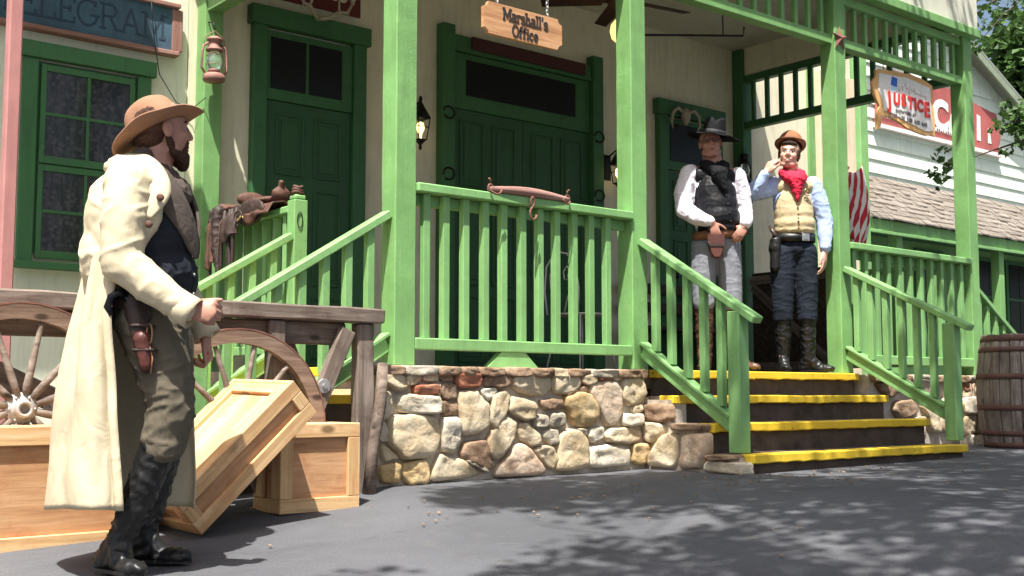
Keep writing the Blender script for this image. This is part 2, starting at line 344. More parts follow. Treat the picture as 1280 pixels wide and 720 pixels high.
STONES = [('F',0,[(-2.064,-0.05),(-1.973,-0.043),(-1.915,-0.056),(-1.906,-0.125),(-1.964,-0.139),(-2.039,-0.098)]),('F',0,[(-1.907,-0.049),(-1.805,-0.041),(-1.8,-0.083),(-1.856,-0.104),(-1.901,-0.111)]),('F',1,[(-1.856,-0.108),(-1.693,-0.099),(-1.684,-0.15),(-1.813,-0.16),(-1.854,-0.146)]),('F',0,[(-1.797,-0.041),(-1.696,-0.037),(-1.696,-0.09),(-1.793,-0.086)]),('F',2,[(-1.689,-0.037),(-1.601,-0.032),(-1.59,-0.082),(-1.666,-0.089),(-1.689,-0.075)]),('F',1,[(-1.583,-0.039),(-1.405,-0.034),(-1.387,-0.073),(-1.409,-0.117),(-1.551,-0.122),(-1.578,-0.089)]),('F',2,[(-1.675,-0.099),(-1.578,-0.103),(-1.569,-0.182),(-1.657,-0.184),(-1.678,-0.153)]),('F',2,[(-1.381,-0.051),(-1.197,-0.042),(-1.182,-0.102),(-1.274,-0.121),(-1.377,-0.103)]),('F',0,[(-1.174,-0.047),(-1.001,-0.033),(-0.89,-0.047),(-0.87,-0.108),(-0.922,-0.166),(-1.101,-0.154),(-1.174,-0.109)]),('F',0,[(-0.866,-0.044),(-0.672,-0.038),(-0.656,-0.1),(-0.705,-0.147),(-0.85,-0.154),(-0.87,-0.108)]),('F',0,[(-0.651,-0.045),(-0.522,-0.036),(-0.518,-0.088),(-0.609,-0.104),(-0.655,-0.084)]),('F',1,[(-0.511,-0.036),(-0.4,-0.03),(-0.39,-0.067),(-0.5,-0.076)]),('F',0,[(-0.378,-0.04),(-0.299,-0.042),(-0.3,-0.071),(-0.367,-0.072)]),('F',0,[(-0.288,-0.05),(-0.115,-0.054),(-0.082,-0.139),(-0.13,-0.204),(-0.234,-0.228),(-0.295,-0.187)]),('F',3,[(-0.576,-0.095),(-0.456,-0.075),(-0.345,-0.083),(-0.296,-0.139),(-0.303,-0.283),(-0.349,-0.339),(-0.437,-0.342),(-0.506,-0.249),(-0.581,-0.139)]),('F',4,[(-1.956,-0.153),(-1.71,-0.164),(-1.683,-0.21),(-1.701,-0.263),(-1.93,-0.252),(-1.961,-0.208)]),('F',2,[(-1.675,-0.19),(-1.568,-0.196),(-1.559,-0.265),(-1.666,-0.266)]),('F',0,[(-1.554,-0.139),(-1.423,-0.132),(-1.405,-0.161),(-1.342,-0.212),(-1.349,-0.336),(-1.423,-0.371),(-1.532,-0.382),(-1.547,-0.268),(-1.561,-0.185)]),('F',4,[(-1.409,-0.132),(-1.297,-0.113),(-1.289,-0.139),(-1.349,-0.2),(-1.396,-0.161)]),('F',0,[(-1.321,-0.154),(-1.217,-0.132),(-1.198,-0.161),(-1.217,-0.257),(-1.302,-0.351),(-1.338,-0.314),(-1.331,-0.212)]),('F',0,[(-1.192,-0.164),(-1.022,-0.195),(-0.992,-0.237),(-1.022,-0.301),(-1.101,-0.306),(-1.209,-0.25)]),('F',2,[(-0.966,-0.184),(-0.789,-0.185),(-0.783,-0.239),(-0.942,-0.248)]),('F',5,[(-0.778,-0.177),(-0.652,-0.139),(-0.581,-0.155),(-0.513,-0.252),(-0.536,-0.328),(-0.632,-0.354),(-0.717,-0.325),(-0.764,-0.247)]),('F',0,[(-1.993,-0.269),(-1.846,-0.26),(-1.7,-0.28),(-1.677,-0.365),(-1.694,-0.449),(-1.76,-0.495),(-1.928,-0.496),(-2.008,-0.412),(-2.017,-0.33)]),('F',4,[(-1.666,-0.281),(-1.55,-0.282),(-1.541,-0.411),(-1.594,-0.48),(-1.67,-0.449),(-1.676,-0.351)]),('F',0,[(-2.066,-0.139),(-1.997,-0.139),(-1.989,-0.208),(-2.029,-0.289),(-2.072,-0.288)]),('F',2,[(-1.514,-0.419),(-1.368,-0.408),(-1.349,-0.503),(-1.312,-0.562),(-1.349,-0.589),(-1.496,-0.526),(-1.541,-0.482)]),('F',0,[(-1.293,-0.33),(-1.217,-0.275),(-1.144,-0.317),(-1.154,-0.391),(-1.221,-0.463),(-1.293,-0.526),(-1.349,-0.488),(-1.355,-0.401)]),('F',0,[(-1.121,-0.321),(-1.072,-0.316),(-0.973,-0.388),(-0.971,-0.438),(-1.023,-0.459),(-1.119,-0.407),(-1.14,-0.362)]),('F',6,[(-1.018,-0.274),(-0.912,-0.276),(-0.906,-0.344),(-1.009,-0.35)]),('F',6,[(-0.898,-0.268),(-0.789,-0.262),(-0.775,-0.339),(-0.888,-0.352)]),('F',6,[(-0.929,-0.362),(-0.831,-0.356),(-0.826,-0.445),(-0.883,-0.455),(-0.949,-0.411)]),('F',0,[(-0.959,-0.444),(-0.867,-0.462),(-0.832,-0.521),(-0.867,-0.6),(-0.96,-0.531),(-1.017,-0.48)]),('F',3,[(-1.175,-0.435),(-1.082,-0.438),(-1.003,-0.503),(-0.918,-0.601),(-1.004,-0.619),(-1.303,-0.613),(-1.271,-0.549),(-1.198,-0.493)]),('F',0,[(-0.821,-0.379),(-0.675,-0.359),(-0.595,-0.42),(-0.585,-0.529),(-0.607,-0.59),(-0.843,-0.604),(-0.832,-0.505)]),('F',4,[(-0.576,-0.47),(-0.439,-0.459),(-0.242,-0.488),(-0.239,-0.589),(-0.588,-0.591)]),('F',0,[(-0.424,-0.361),(-0.236,-0.36),(-0.126,-0.383),(-0.15,-0.439),(-0.237,-0.458),(-0.417,-0.445),(-0.451,-0.408)]),('F',4,[(-0.287,-0.279),(-0.135,-0.272),(-0.13,-0.342),(-0.281,-0.356),(-0.299,-0.315)]),('F',4,[(-0.575,-0.358),(-0.464,-0.348),(-0.465,-0.42),(-0.554,-0.445),(-0.586,-0.405)]),('W',2,[(-0.187,-0.221),(-0.379,-0.215),(-0.389,-0.3),(-0.36,-0.329),(-0.204,-0.31)]),('W',0,[(-0.173,-0.368),(-0.203,-0.325),(-0.355,-0.342),(-0.332,-0.413),(-0.246,-0.46),(-0.183,-0.433)]),('F',5,[(-0.21,-0.457),(-0.076,-0.461),(-0.065,-0.547),(-0.124,-0.594),(-0.216,-0.574)]),('W',0,[(-0.25,-0.52),(-0.358,-0.399),(-0.467,-0.397),(-0.455,-0.568),(-0.409,-0.601),(-0.226,-0.597)]),('F',0,[(-1.661,-0.488),(-1.532,-0.506),(-1.381,-0.6),(-1.738,-0.624),(-1.722,-0.546),(-1.68,-0.473)]),('F',5,[(-1.925,-0.513),(-1.777,-0.504),(-1.751,-0.544),(-1.759,-0.627),(-1.882,-0.632),(-1.928,-0.578)]),('F',5,[(-2.059,-0.518),(-1.945,-0.512),(-1.931,-0.551),(-1.941,-0.618),(-2.039,-0.616),(-2.063,-0.572)]),('F',0,[(-2.065,-0.413),(-2.003,-0.442),(-1.948,-0.489),(-2.043,-0.502)]),('F',4,[(-2.061,-0.297),(-2.029,-0.297),(-2.016,-0.398),(-2.063,-0.404)]),('F',6,[(-1.386,-0.53),(-1.353,-0.592),(-1.496,-0.533),(-1.514,-0.511)]),('F',4,[(-0.685,-0.359),(-0.59,-0.361),(-0.584,-0.402),(-0.643,-0.38)]),('F',0,[(-0.211,-0.228),(-0.123,-0.212),(-0.128,-0.266),(-0.212,-0.272)]),('F',2,[(-0.768,-0.154),(-0.656,-0.111),(-0.581,-0.104),(-0.588,-0.139),(-0.669,-0.142),(-0.757,-0.173)]),('F',0,[(-1.701,-0.097),(-1.68,-0.099),(-1.682,-0.179),(-1.701,-0.16)]),('W',3,[(-0.506,-0.398),(-0.678,-0.387),(-0.687,-0.483),(-0.651,-0.586),(-0.472,-0.603),(-0.504,-0.498)]),('W',2,[(-0.702,-0.511),(-0.915,-0.506),(-0.923,-0.532),(-0.706,-0.545)]),('W',4,[(-0.674,-0.559),(-0.822,-0.546),(-0.978,-0.546),(-0.98,-0.618),(-0.799,-0.611),(-0.66,-0.602)]),('W',2,[(-0.418,-0.331),(-0.675,-0.333),(-0.669,-0.374),(-0.429,-0.372)]),('W',2,[(-0.114,-0.174),(-0.169,-0.179),(-0.169,-0.209),(-0.118,-0.21)]),('R',2,[(2.418,-0.073),(2.665,-0.053),(2.717,-0.139),(2.575,-0.186),(2.454,-0.125)]),('R',0,[(2.733,-0.033),(2.956,-0.028),(2.969,-0.114),(2.745,-0.124)]),('R',3,[(2.991,-0.037),(3.276,-0.029),(3.285,-0.163),(3.053,-0.168)]),('R',2,[(2.646,-0.218),(2.895,-0.191),(2.987,-0.278),(2.905,-0.319),(2.706,-0.351),(2.627,-0.275)]),('R',0,[(3.013,-0.244),(3.251,-0.3),(3.259,-0.462),(3.142,-0.45),(3.097,-0.318)]),('R',1,[(3.608,-0.043),(3.762,-0.032),(3.771,-0.123),(3.648,-0.139)]),('R',5,[(3.596,-0.224),(3.73,-0.224),(3.722,-0.335),(3.596,-0.34)]),('R',0,[(3.587,-0.364),(3.732,-0.36),(3.722,-0.506),(3.622,-0.52)]),('R',4,[(3.066,-0.186),(3.277,-0.179),(3.253,-0.277),(3.07,-0.23)]),('R',0,[(2.887,-0.334),(3.071,-0.331),(3.086,-0.372),(2.902,-0.373)]),('R',0,[(3.302,-0.183),(3.561,-0.187),(3.561,-0.303),(3.302,-0.31)]),('R',3,[(3.294,-0.32),(3.552,-0.323),(3.55,-0.463),(3.292,-0.457)]),('R',0,[(3.802,-0.021),(4.119,-0.019),(4.127,-0.185),(3.8,-0.164)]),('R',5,[(3.81,-0.184),(4.126,-0.206),(4.115,-0.351),(3.817,-0.357)]),('R',0,[(2.714,-0.389),(3.057,-0.387),(3.062,-0.491),(2.725,-0.492)])]
XA, XC, XD, YB = -1.8256, 2.2412, 4.1463, 2.55
H = .07
def ground_z(x, y):
    z = -.635 + (.01 * (x + 2) if x > -2 else .045 * (x + 2))
    t = max(0, min(1, (-.5 - x) / 2.0)); t = t * t * (3 - 2 * t)
    z += .07 * t * (max(min(y, 2.6), -4.2) + .2)
    z -= .02 * (1 - t) * 0
    return max(-.95, min(z, -.50))
# ---- ground
def make_ground():
    bm = bmesh.new()
    xs = [-300, -120, -40, -20, -12] + [-9 + .25 * i for i in range(61)] + [8, 10, 14, 20, 40, 120, 300]
    ys = [-300, -120, -40, -20, -12] + [-8 + .25 * i for i in range(45)] + [4, 6, 10, 20, 40, 120, 300]
    g = [[bm.verts.new((x, y, ground_z(x, y) + (noise.noise(V((x * .9, y * .9, 0))) * .008 if abs(x) < 9 else 0))) for y in ys] for x in xs]
    for i in range(len(xs) - 1):
        for j in range(len(ys) - 1):
            f = bm.faces.new((g[i][j], g[i + 1][j], g[i + 1][j + 1], g[i][j + 1])); f.smooth = True
    m, nt, b = nm('asphalt')
    v = coords(nt, rnd=False)
    f = noi(nt, v, .8, 6, .65); c = ramp(nt, f, [(.3, (.070, .072, .080)), (.7, (.115, .117, .128))])
    f1 = noi(nt, v, 6, 5, .7); c = mixc(nt, ramp(nt, f1, [(.58, 0), (.8, .5)]), c, (.17, .155, .135))
    f7 = noi(nt, coords(nt, (.5, 1.3, 1), rnd=False), 1.4, 8, .75, 1.2); c = mixc(nt, ramp(nt, f7, [(.52, 0), (.66, .55)]), c, (.055, .056, .062))
    f2 = noi(nt, v, 160, 3, .6); c = mixc(nt, ramp(nt, f2, [(.40, .4), (.56, 0)]), c, (.045, .045, .05))
    f8 = noi(nt, v, 240, 2, .6); c = mixc(nt, ramp(nt, f8, [(.62, 0), (.70, .35)]), c, (.2, .2, .2))
    vo = N(nt, 'ShaderNodeTexVoronoi'); vo.feature = 'DISTANCE_TO_EDGE'; vo.inputs['Scale'].default_value = .55
    mp = N(nt, 'ShaderNodeVectorMath', operation='ADD'); nn = N(nt, 'ShaderNodeTexNoise'); nn.inputs['Scale'].default_value = 2; nn.inputs['Detail'].default_value = 6
    nt.links.new(v, nn.inputs['Vector']); nt.links.new(v, mp.inputs[0]); nt.links.new(nn.outputs['Color'], mp.inputs[1]); nt.links.new(mp.outputs[0], vo.inputs['Vector'])
    c = mixc(nt, ramp(nt, vo.outputs['Distance'], [(.001, .16), (.004, 0)]), c, (.05, .05, .055))
    nt.links.new(c, b.inputs['Base Color']); b.inputs['Roughness'].default_value = .85; b.inputs['Specular IOR Level'].default_value = .3
    h = noi(nt, v, 60, 7, .7); bump(nt, b, h, .5, .008)
    o = bmobj('ground', bm, m); tag(o, kind='structure')
make_ground()

# ---- main building
bld = thing('porch_building', 'cream office building with green porch posts, green trim and railed front porch', 'building', (1.2, 2.6, -.6))
box('wall', (XA - .13, YB, -.66), (6.2, YB + .25, 3.9), M['cream'], bld, 0)
# left building wall
tele = thing('annex_building', 'pale cream annex with a green framed sash window left of the porch', 'building', (-4, 2.7, -.7))
box('wall', (-9, YB + .005, -.95), (XA - .135, YB + .25, 4.2), M['cream_left'], tele, 0)
# eave slab above the annex window; its shadow falls across the window
box('eave', (-5.6, 1.62, 3.42), (-2.66, YB, 3.55), M['green'], tele)
for x in (-5.0, -4.2, -3.4, -2.8): beam('rafter', (x, YB, 3.36), (x, 1.7, 3.36), .06, .1, M['green'], tele)
# porch floor, roof, ceiling
box('porch_floor', (XA - .12, -.06, -.12), (XD + .14, YB, -.005), M['concrete'], bld, 0)
box('ceiling', (XA - .1, -.02, 3.46), (XD + .12, YB, 3.5), M['ceiling'], bld, 0)
box('roof', (XA - .12, -.13, 3.62), (XD + .12, YB + .25, 3.72), M['darkwood'], bld, .01)
box('fascia', (XA - .12, -.125, 3.06), (XD + .085, -.10, 3.62), M['fascia'], bld, .003)
box('fascia_trim', (XA - .14, -.15, 2.985), (XD + .10, -.06, 3.058), M['green'], bld, .004)
box('side_fascia', (XD + .055, -.098, 3.16), (XD + .08, YB, 3.62), M['fascia'], bld, .003)
box('side_fascia', (XA - .12, -.098, 2.80), (XA - .095, YB, 3.62), M['fascia'], bld, .003)
box('inner_fascia', (XD - .03, -.05, 3.17), (XD + .0, YB, 3.46), M['cream'], bld, .003)
# posts, slightly rough hewn
def post(x, y, z0, z1, w=.14, mat='green'):
    bm = bmesh.new(); addbox(bm, (-w / 2, -w / 2, z0), (w / 2, w / 2, z1), .006)
    bmesh.ops.subdivide_edges(bm, edges=[e for e in bm.edges if e.calc_length() > 1], cuts=30)
    for v in bm.verts: v.co += noise.noise_vector(V((v.co.x * 8 + x, v.co.y * 8, v.co.z * 5))) * .003
    return bmobj('post', bm, M[mat], bld, Matrix.Translation((x, y, 0)))
for x in (XA, 0, XC, XD): post(x, 0, 0, 3.0)
post(XA, YB - H - .002, -.02, 2.95); post(XD, YB - H - .002, 0, 3.45, mat='green_dark')  # rear right post gets the darker green: porch shade put into its colour
# beams between the posts with a frieze of balusters
def frieze(x0, x1, y, zlo, zhi, along='x', n=8, name='frieze'):
    if along == 'x':
        box('frieze_rail', (x0, y - .045, zlo), (x1, y + .045, zlo + .07), M['green'], bld)
        box('frieze_rail', (x0, y - .045, zhi - .07), (x1, y + .045, zhi), M['green'], bld)
        for i in range(n):
            x = x0 + (x1 - x0) * (i + .5) / n
            box('frieze_baluster', (x - .019, y - .019, zlo + .068), (x + .019, y + .019, zhi - .068), M['green'], bld, .003)
    else:  # side frieze: darker green carries the porch shade as colour
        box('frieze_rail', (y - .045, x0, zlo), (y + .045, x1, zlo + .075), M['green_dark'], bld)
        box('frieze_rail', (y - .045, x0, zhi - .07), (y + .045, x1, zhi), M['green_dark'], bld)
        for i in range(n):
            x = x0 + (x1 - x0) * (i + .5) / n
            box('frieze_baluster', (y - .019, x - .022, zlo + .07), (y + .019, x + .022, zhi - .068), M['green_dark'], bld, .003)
frieze(XA + H, -H, -.0, 2.565, 2.985, n=11)
frieze(H, XC - H, -.0, 2.565, 2.985, n=13)
frieze(XC + H, XD - H, -.0, 2.565, 2.985, n=12)
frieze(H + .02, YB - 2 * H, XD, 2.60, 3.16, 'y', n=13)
box('side_beam', (XA - .055, H, 2.60), (XA + .055, YB - 2 * H, 2.80), M['green'], bld)
# side beyond the porch: trims on the far building corner
box('corner_board', (5.35, YB - .03, -.6), (5.47, YB - .002, 3.6), M['green'], bld)
box('wall_panel', (5.52, YB - .06, .0), (6.2, YB - .002, 3.5), M['beige_board'], bld)

# ---- doors on the back wall (each a child of the building)
def door_frame(par, x0, x1, ztop, w, cap=.06, mat='green_dark', z0=0, cw=.03, out=.07):
    box('door_frame', (x0, YB - out, z0), (x0 + w, YB - .002, ztop), M[mat], par)
    box('door_frame', (x1 - w, YB - out, z0), (x1, YB - .002, ztop), M[mat], par)
    box('door_frame', (x0 - cw, YB - out - .02, ztop), (x1 + cw, YB - .002, ztop + w + cap), M[mat], par)
def panel_door(x0, x1, z0, z1, cols, rows, mat='green_door', knob=None):
    d = bmesh.new(); c = V(((x0 + x1) / 2, YB - .03, (z0 + z1) / 2)); T = lambda a: [a[i] - c[i] for i in range(3)]
    addbox(d, T((x0, YB - .03, z0)), T((x1, YB - .003, z1)), .002)
    st = .09; W = (x1 - x0 - st * (cols + 1)) / cols; hs = z1 - z0 - st * (len(rows) + 1)
    zt = z0 + st
    for r in rows:
        hh = hs * r
        for k in range(cols):
            xx = x0 + st + k * (W + st)
            for (a, b_, e, f) in ((xx, xx + W, zt, zt + .018), (xx, xx + W, zt + hh - .018, zt + hh), (xx, xx + .018, zt + .018, zt + hh - .018), (xx + W - .018, xx + W, zt + .018, zt + hh - .018)):
                addbox(d, T((a, YB - .042, e)), T((b_, YB - .0295, f)), .003)
            addbox(d, T((xx + .05, YB - .038, zt + .05)), T((xx + W - .05, YB - .0295, zt + hh - .05)), .006)
        zt += hh + st
    o = bmobj('door', d, M[mat], bld, Matrix.Translation(c))
    if knob:
        h = bmesh.new(); lathe(h, [(.0, 0), (.028, .0), (.028, .01), (.012, .02), (.012, .045), (.028, .055), (.03, .075), (.0, .085)], 14)
        k = bmobj('handle', h, M['iron'], o, Matrix.Translation((knob[0], YB - .03, knob[1])) @ Matrix.Rotation(pi / 2, 4, 'X'))
    return o
# door 1
door_frame(bld, -1.47, -.48, 2.62, .115, .03)
panel_door(-1.352, -.6, .02, 2.06, 2, (.28, .44, .28), knob=(-.66, 1.02))
tr = box('transom', (-1.355, YB - .045, 2.065), (-.597, YB - .003, 2.60), M['green_dark'], bld)
for a, b_ in ((-1.32, -1.02), (-.99, -.70)): box('pane', (a, YB - .052, 2.15), (b_, YB - .046, 2.545), M['glass'], tr, 0)
# door 2, wide double door
box('door_frame', (.25, YB - .1, 0), (.38, YB - .002, 2.97), M['green_dark'], bld)
box('door_frame', (1.98, YB - .1, 0), (2.11, YB - .002, 3.00), M['green_dark'], bld)
box('door_frame', (.385, YB - .075, 2.76), (1.975, YB - .002, 2.90), M['green_dark'], bld)
tr = box('transom', (.385, YB - .05, 2.27), (1.975, YB - .002, 2.755), M['green_dark'], bld)
box('pane', (.53, YB - .058, 2.39), (1.79, YB - .051, 2.70), M['glass'], tr, 0)
panel_door(.381, 1.176, .02, 2.268, 2, (.3, .4, .3)); panel_door(1.182, 1.979, .02, 2.268, 2, (.3, .4, .3))
# door 3
door_frame(bld, 2.90, 3.84, 2.60, .12, .03)
panel_door(3.03, 3.71, .02, 2.05, 2, (.3, .4, .3), knob=(3.09, 1.0))
tr = box('transom', (3.025, YB - .045, 2.06), (3.715, YB - .003, 2.58), M['green_dark'], bld)
box('pane', (3.07, YB - .052, 2.15), (3.67, YB - .046, 2.53), M['glass'], tr, 0)
# ---- annex window with lace curtain
win = box('window', (-3.10, YB - .03, .77), (-2.27, YB - .001, 2.05), M['green_dark'], tele)
gm = plain('curtained_dark_glass', (.02, .02, .022), .15)
nt = gm.node_tree; b = nt.nodes['Principled BSDF']; v = coords(nt, (1, 1, 1))
vo = N(nt, 'ShaderNodeTexVoronoi'); vo.inputs['Scale'].default_value = 26; nt.links.new(v, vo.inputs['Vector'])
f = noi(nt, coords(nt, (14, 1, 2)), 2, 5, .6)
c = mixc(nt, ramp(nt, vo.outputs['Distance'], [(.2, .55), (.5, 0)]), (.013, .013, .015), (.075, .07, .08))
c = mixc(nt, ramp(nt, f, [(.45, 0), (.65, .4)]), c, (.09, .085, .09)); nt.links.new(c, b.inputs['Base Color'])
f_out = box('frame', (-3.12, YB - .065, .70), (-3.02, YB - .031, 2.06), M['green_dark'], win)
box('frame', (-2.345, YB - .065, .70), (-2.25, YB - .031, 2.06), M['green_dark'], win)
box('frame', (-3.16, YB - .085, 2.062), (-2.22, YB - .032, 2.17), M['green_dark'], win)
box('sill', (-3.16, YB - .12, .66), (-2.2, YB - .032, .705), M['green_dark'], win)
for (zb, zt_, yy, nme) in ((1.365, 2.03, .045, 'upper'), (.735, 1.36, .037, 'lower')):
    x0, x1 = -3.0, -2.365
    bm = bmesh.new(); ct = V(((x0 + x1) / 2, YB - yy, (zb + zt_) / 2)); T = lambda a: [a[i] - ct[i] for i in range(3)]
    y0, y1 = YB - yy - .016, YB - yy
    for q in (((x0, y0, zb), (x0 + .035, y1, zt_)), ((x1 - .035, y0, zb), (x1, y1, zt_)), ((x0 + .035, y0, zb), (x1 - .035, y1, zb + .05)), ((x0 + .035, y0, zt_ - .045), (x1 - .035, y1, zt_)),
              (((x0 + x1) / 2 - .011, y0 + .003, zb + .05), ((x0 + x1) / 2 + .011, y1, zt_ - .045)), ((x0 + .035, y0 + .004, (zb + zt_) / 2 - .011), (x1 - .035, y1 - .001, (zb + zt_) / 2 + .011))):
        addbox(bm, T(q[0]), T(q[1]), .002)
    bmobj('frame', bm, M['green_dark'], win, Matrix.Translation(ct))
    box('pane', (x0 + .034, y1 - .003, zb + .049), (x1 - .034, y1 + .002, zt_ - .044), gm, win, 0)
# red porch post of the annex
rp = box('porch_post', (-3.505, 1.46, -.9), (-3.43, 1.54, 3.6), M['redpaint'], None, .008)
tag(rp, 'faded pinkish red square wooden post in front of the annex wall', 'post')

# ---- railings
def bal(x, y, z0, z1, par, w=.045, mat='green_rail'):
    return box('baluster', (x - w / 2, y - w / 2, z0), (x + w / 2, y + w / 2, z1), M[mat], par, .003)
fr = thing('porch_railing', 'green railing with eleven balusters between the left front posts, wooden whiffletree on top', 'railing', (-.9, 0, 0))
box('top_rail', (XA + H + .001, -.092, .965), (-H - .001, .02, 1.015), M['green_rail'], fr, .006)
box('rail_board', (XA + H + .001, -.002, .90), (-H - .001, .03, .962), M['green_rail'], fr)
box('bottom_rail', (XA + H + .001, -.07, .09), (-H - .001, .0, .155), M['green_rail'], fr, .006)
for x in (-1.672, -1.536, -1.395, -1.251, -1.114, -.968, -.831, -.696, -.552, -.410, -.266): bal(x + .005, -.026, .156, .964, fr)
bm = bmesh.new(); plate(bm, [(-1.24, .0), (-.86, .0), (-.96, .088), (-1.14, .088)], .05); bmobj('support_block', bm, M['green_rail'], fr, Matrix.Translation((0, -.06, 0)))
r2 = thing('porch_railing', 'green railing between the two right front posts, behind the right stair handrail', 'railing', (3.2, 0, 0))
box('top_rail', (XC + H + .001, -.092, .965), (XD - H - .001, .02, 1.015), M['green_rail'], r2, .006)
box('rail_board', (XC + H + .001, -.002, .90), (XD - H - .001, .03, .962), M['green_rail'], r2)
box('bottom_rail', (XC + H + .001, -.07, .08), (XD - H - .001, 0, .15), M['green_rail'], r2, .006)
for i in range(11): bal(2.395 + .157 * i, -.026, .151, .964, r2)
# left end railing (front to back) with newel
r3 = thing('porch_railing', 'short green railing at the left porch end, running back from the newel under the saddle', 'railing', (XA, 1.7, 0))
box('top_rail', (XA - .045, 1.19, .985), (XA + .045, YB - .145, 1.03), M['green_rail'], r3, .006)
box('bottom_rail', (XA - .03, 1.19, .10), (XA + .03, YB - .145, .16), M['green_rail'], r3, .006)
for i in range(9): bal(XA, 1.27 + .135 * i, .161, .984, r3)
bm = bmesh.new(); addbox(bm, (-.047, -.047, 0), (.047, .047, 1.06), .004); addbox(bm, (-.04, -.04, 1.06), (.04, .04, 1.095), .015)
bmobj('newel', bm, M['green_rail'], r3, Matrix.Translation((XA, 1.14, 0)))
# left side handrails
def stair_rail(label, A, B, C, D, posts, bals, dirn, newel_top):
    t = thing('stair_railing', label, 'railing', (A[0], A[1], -.3))
    beam('handrail', A, B, .085, .045, M['green_rail'], t, .006)
    beam('bottom_rail', C, D, .04, .085, M['green_rail'], t, .005)
    c2 = V(C); d2 = V(D)
    off = V((0, .0, 0))
    beam('bottom_rail_cap', c2 + V((0, 0, .052)), d2 + V((0, 0, .052)), .075, .02, M['green_rail'], t, .003)
    for q in bals:
        a = V(A).lerp(V(B), q); 
        # point on the bottom rail with the same horizontal position
        if dirn == 'y': s = (a.y - C[1]) / (D[1] - C[1]); z0 = C[2] + (D[2] - C[2]) * s + .058
        else: s = (a.x - C[0]) / (D[0] - C[0]); z0 = C[2] + (D[2] - C[2]) * s + .058
        bal(a.x, a.y, z0 + .006, a.z - .018, t)
    for (x, y, z0, z1) in posts:
        box('newel', (x - .046, y - .046, z0), (x + .046, y + .046, z1), M['green_rail'], t, .005)
    return t
stair_rail('green stair handrail on the left side of the yellow edged front steps', (.02, -.075, .83), (.02, -1.0, .275), (.02, -.075, .12), (.02, -.80, -.34),
           [(.02, -.85, -.5, .335)], [.12, .265, .41, .555, .70], 'y', 0)
stair_rail('green stair handrail on the right side of the yellow edged steps, nearest the barrel', (2.24, -.075, .80), (2.24, -1.08, .305), (2.24, -.075, .15), (2.24, -.885, -.295),
           [(2.24, -.93, -.478, .345)], [.09, .21, .335, .46, .585, .71], 'y', 0)
stair_rail('green handrail sloping down left from the front corner post behind the wagon', (XA - .075, 0, .83), (-3.05, 0, .13), (XA - .075, 0, .12), (-3.0, 0, -.54),
           [(-3.0, 0, -.72, .12)], [.1, .22, .34, .46, .58, .70, .82], 'x', 0)
stair_rail('green handrail sloping down left from the short newel below the saddle', (XA - .05, 1.14, .83), (-3.05, 1.14, .13), (XA - .05, 1.14, .12), (-3.0, 1.14, -.54),
           [(-3.0, 1.14, -.72, .12)], [.1, .22, .34, .46, .58, .70, .82], 'x', 0)
stair_rail('green handrail sloping down right from the last porch post behind the barrel', (XD + .075, 0.02, .80), (5.35, 0.02, .12), (XD + .075, 0.02, .14), (5.3, 0.02, -.5),
           [(5.3, 0.02, -.62, .12)], [.1, .22, .34, .46, .58, .70, .82], 'x', 0)

# ---- stairs
def nose(name, pa, pb, par, along='x', th=.052, dep=.12):
    """worn yellow nosing: a wobbly painted edge"""
    bm = bmesh.new(); L = (V(pb) - V(pa)).length
    addbox(bm, (-L / 2, 0, -th), (L / 2, dep, 0), .006)
    bmesh.ops.subdivide_edges(bm, edges=[e for e in bm.edges if e.calc_length() > L * .5], cuts=40)
    s = random.random() * 99
    for v in bm.verts:
        if v.co.z < -th * .5: v.co.z += noise.noise(V((v.co.x * 11 + s, 0, 0))) * .008
        v.co.y += noise.noise(V((v.co.x * 7 + s, 5, 0))) * .005; v.co.z += noise.noise(V((v.co.x * 2 + s, 9, 0))) * .004
    a = V(pa); b_ = V(pb); m = Matrix.Translation((a + b_) / 2)
    if along == 'y': m = m @ Matrix.Rotation(-pi / 2, 4, 'Z')
    return bmobj(name, bm, M['yellow'], par, m)
st = thing('front_stairs', 'wide front steps with worn yellow painted nosings between two green handrails', 'stairs', (1.1, -.6, -.6))
TR = [(.085, -.13, 0), (-.04, -.38, -.165), (-.04, -.71, -.332), (-.03, -1.0, -.505)]
zb = [-.165, -.332, -.505, -.70]
for i, (x0, y, z) in enumerate(TR):
    yb = -.10 if i == 0 else TR[i - 1][1] + .03
    bm = bmesh.new(); c = V((1.15, (y + yb) / 2, 0))
    if i: addbox(bm, (x0 - c.x + .01, y + .02 - c.y, z - .0455), (2.29 - c.x, TR[i - 1][1] + .05 - c.y, z - .003), .003)
    y2 = y + .035
    addbox(bm, (x0 - c.x + .02, y2 - c.y, zb[i] - .01), (2.28 - c.x, y2 + .12 - c.y, z - .047), .004)
    s_ = bmobj('step', bm, M['concrete'], st, Matrix.Translation(c))
    nose('nosing', (x0, y, z + .002), (2.3, y, z + .002), s_)
# left side stairs
st2 = thing('side_stairs', 'narrow side steps with yellow nosing behind the wagon at the left porch end', 'stairs', (-2.3, .6, -.6))
for i, (x, z) in enumerate(((-1.96, 0), (-2.28, -.16), (-2.6, -.32), (-2.92, -.48))):
    bm = bmesh.new(); c = V((x + .2, .57, 0))
    addbox(bm, (x + .03 - c.x, .05 - c.y, -.75), (x + .34 - c.x, 1.09 - c.y, z - .046), .004)
    s_ = bmobj('step', bm, M['concrete'], st2, Matrix.Translation(c))
    nose('nosing', (x, 1.09, z + .002), (x, .05, z + .002), s_, 'y', dep=.32)

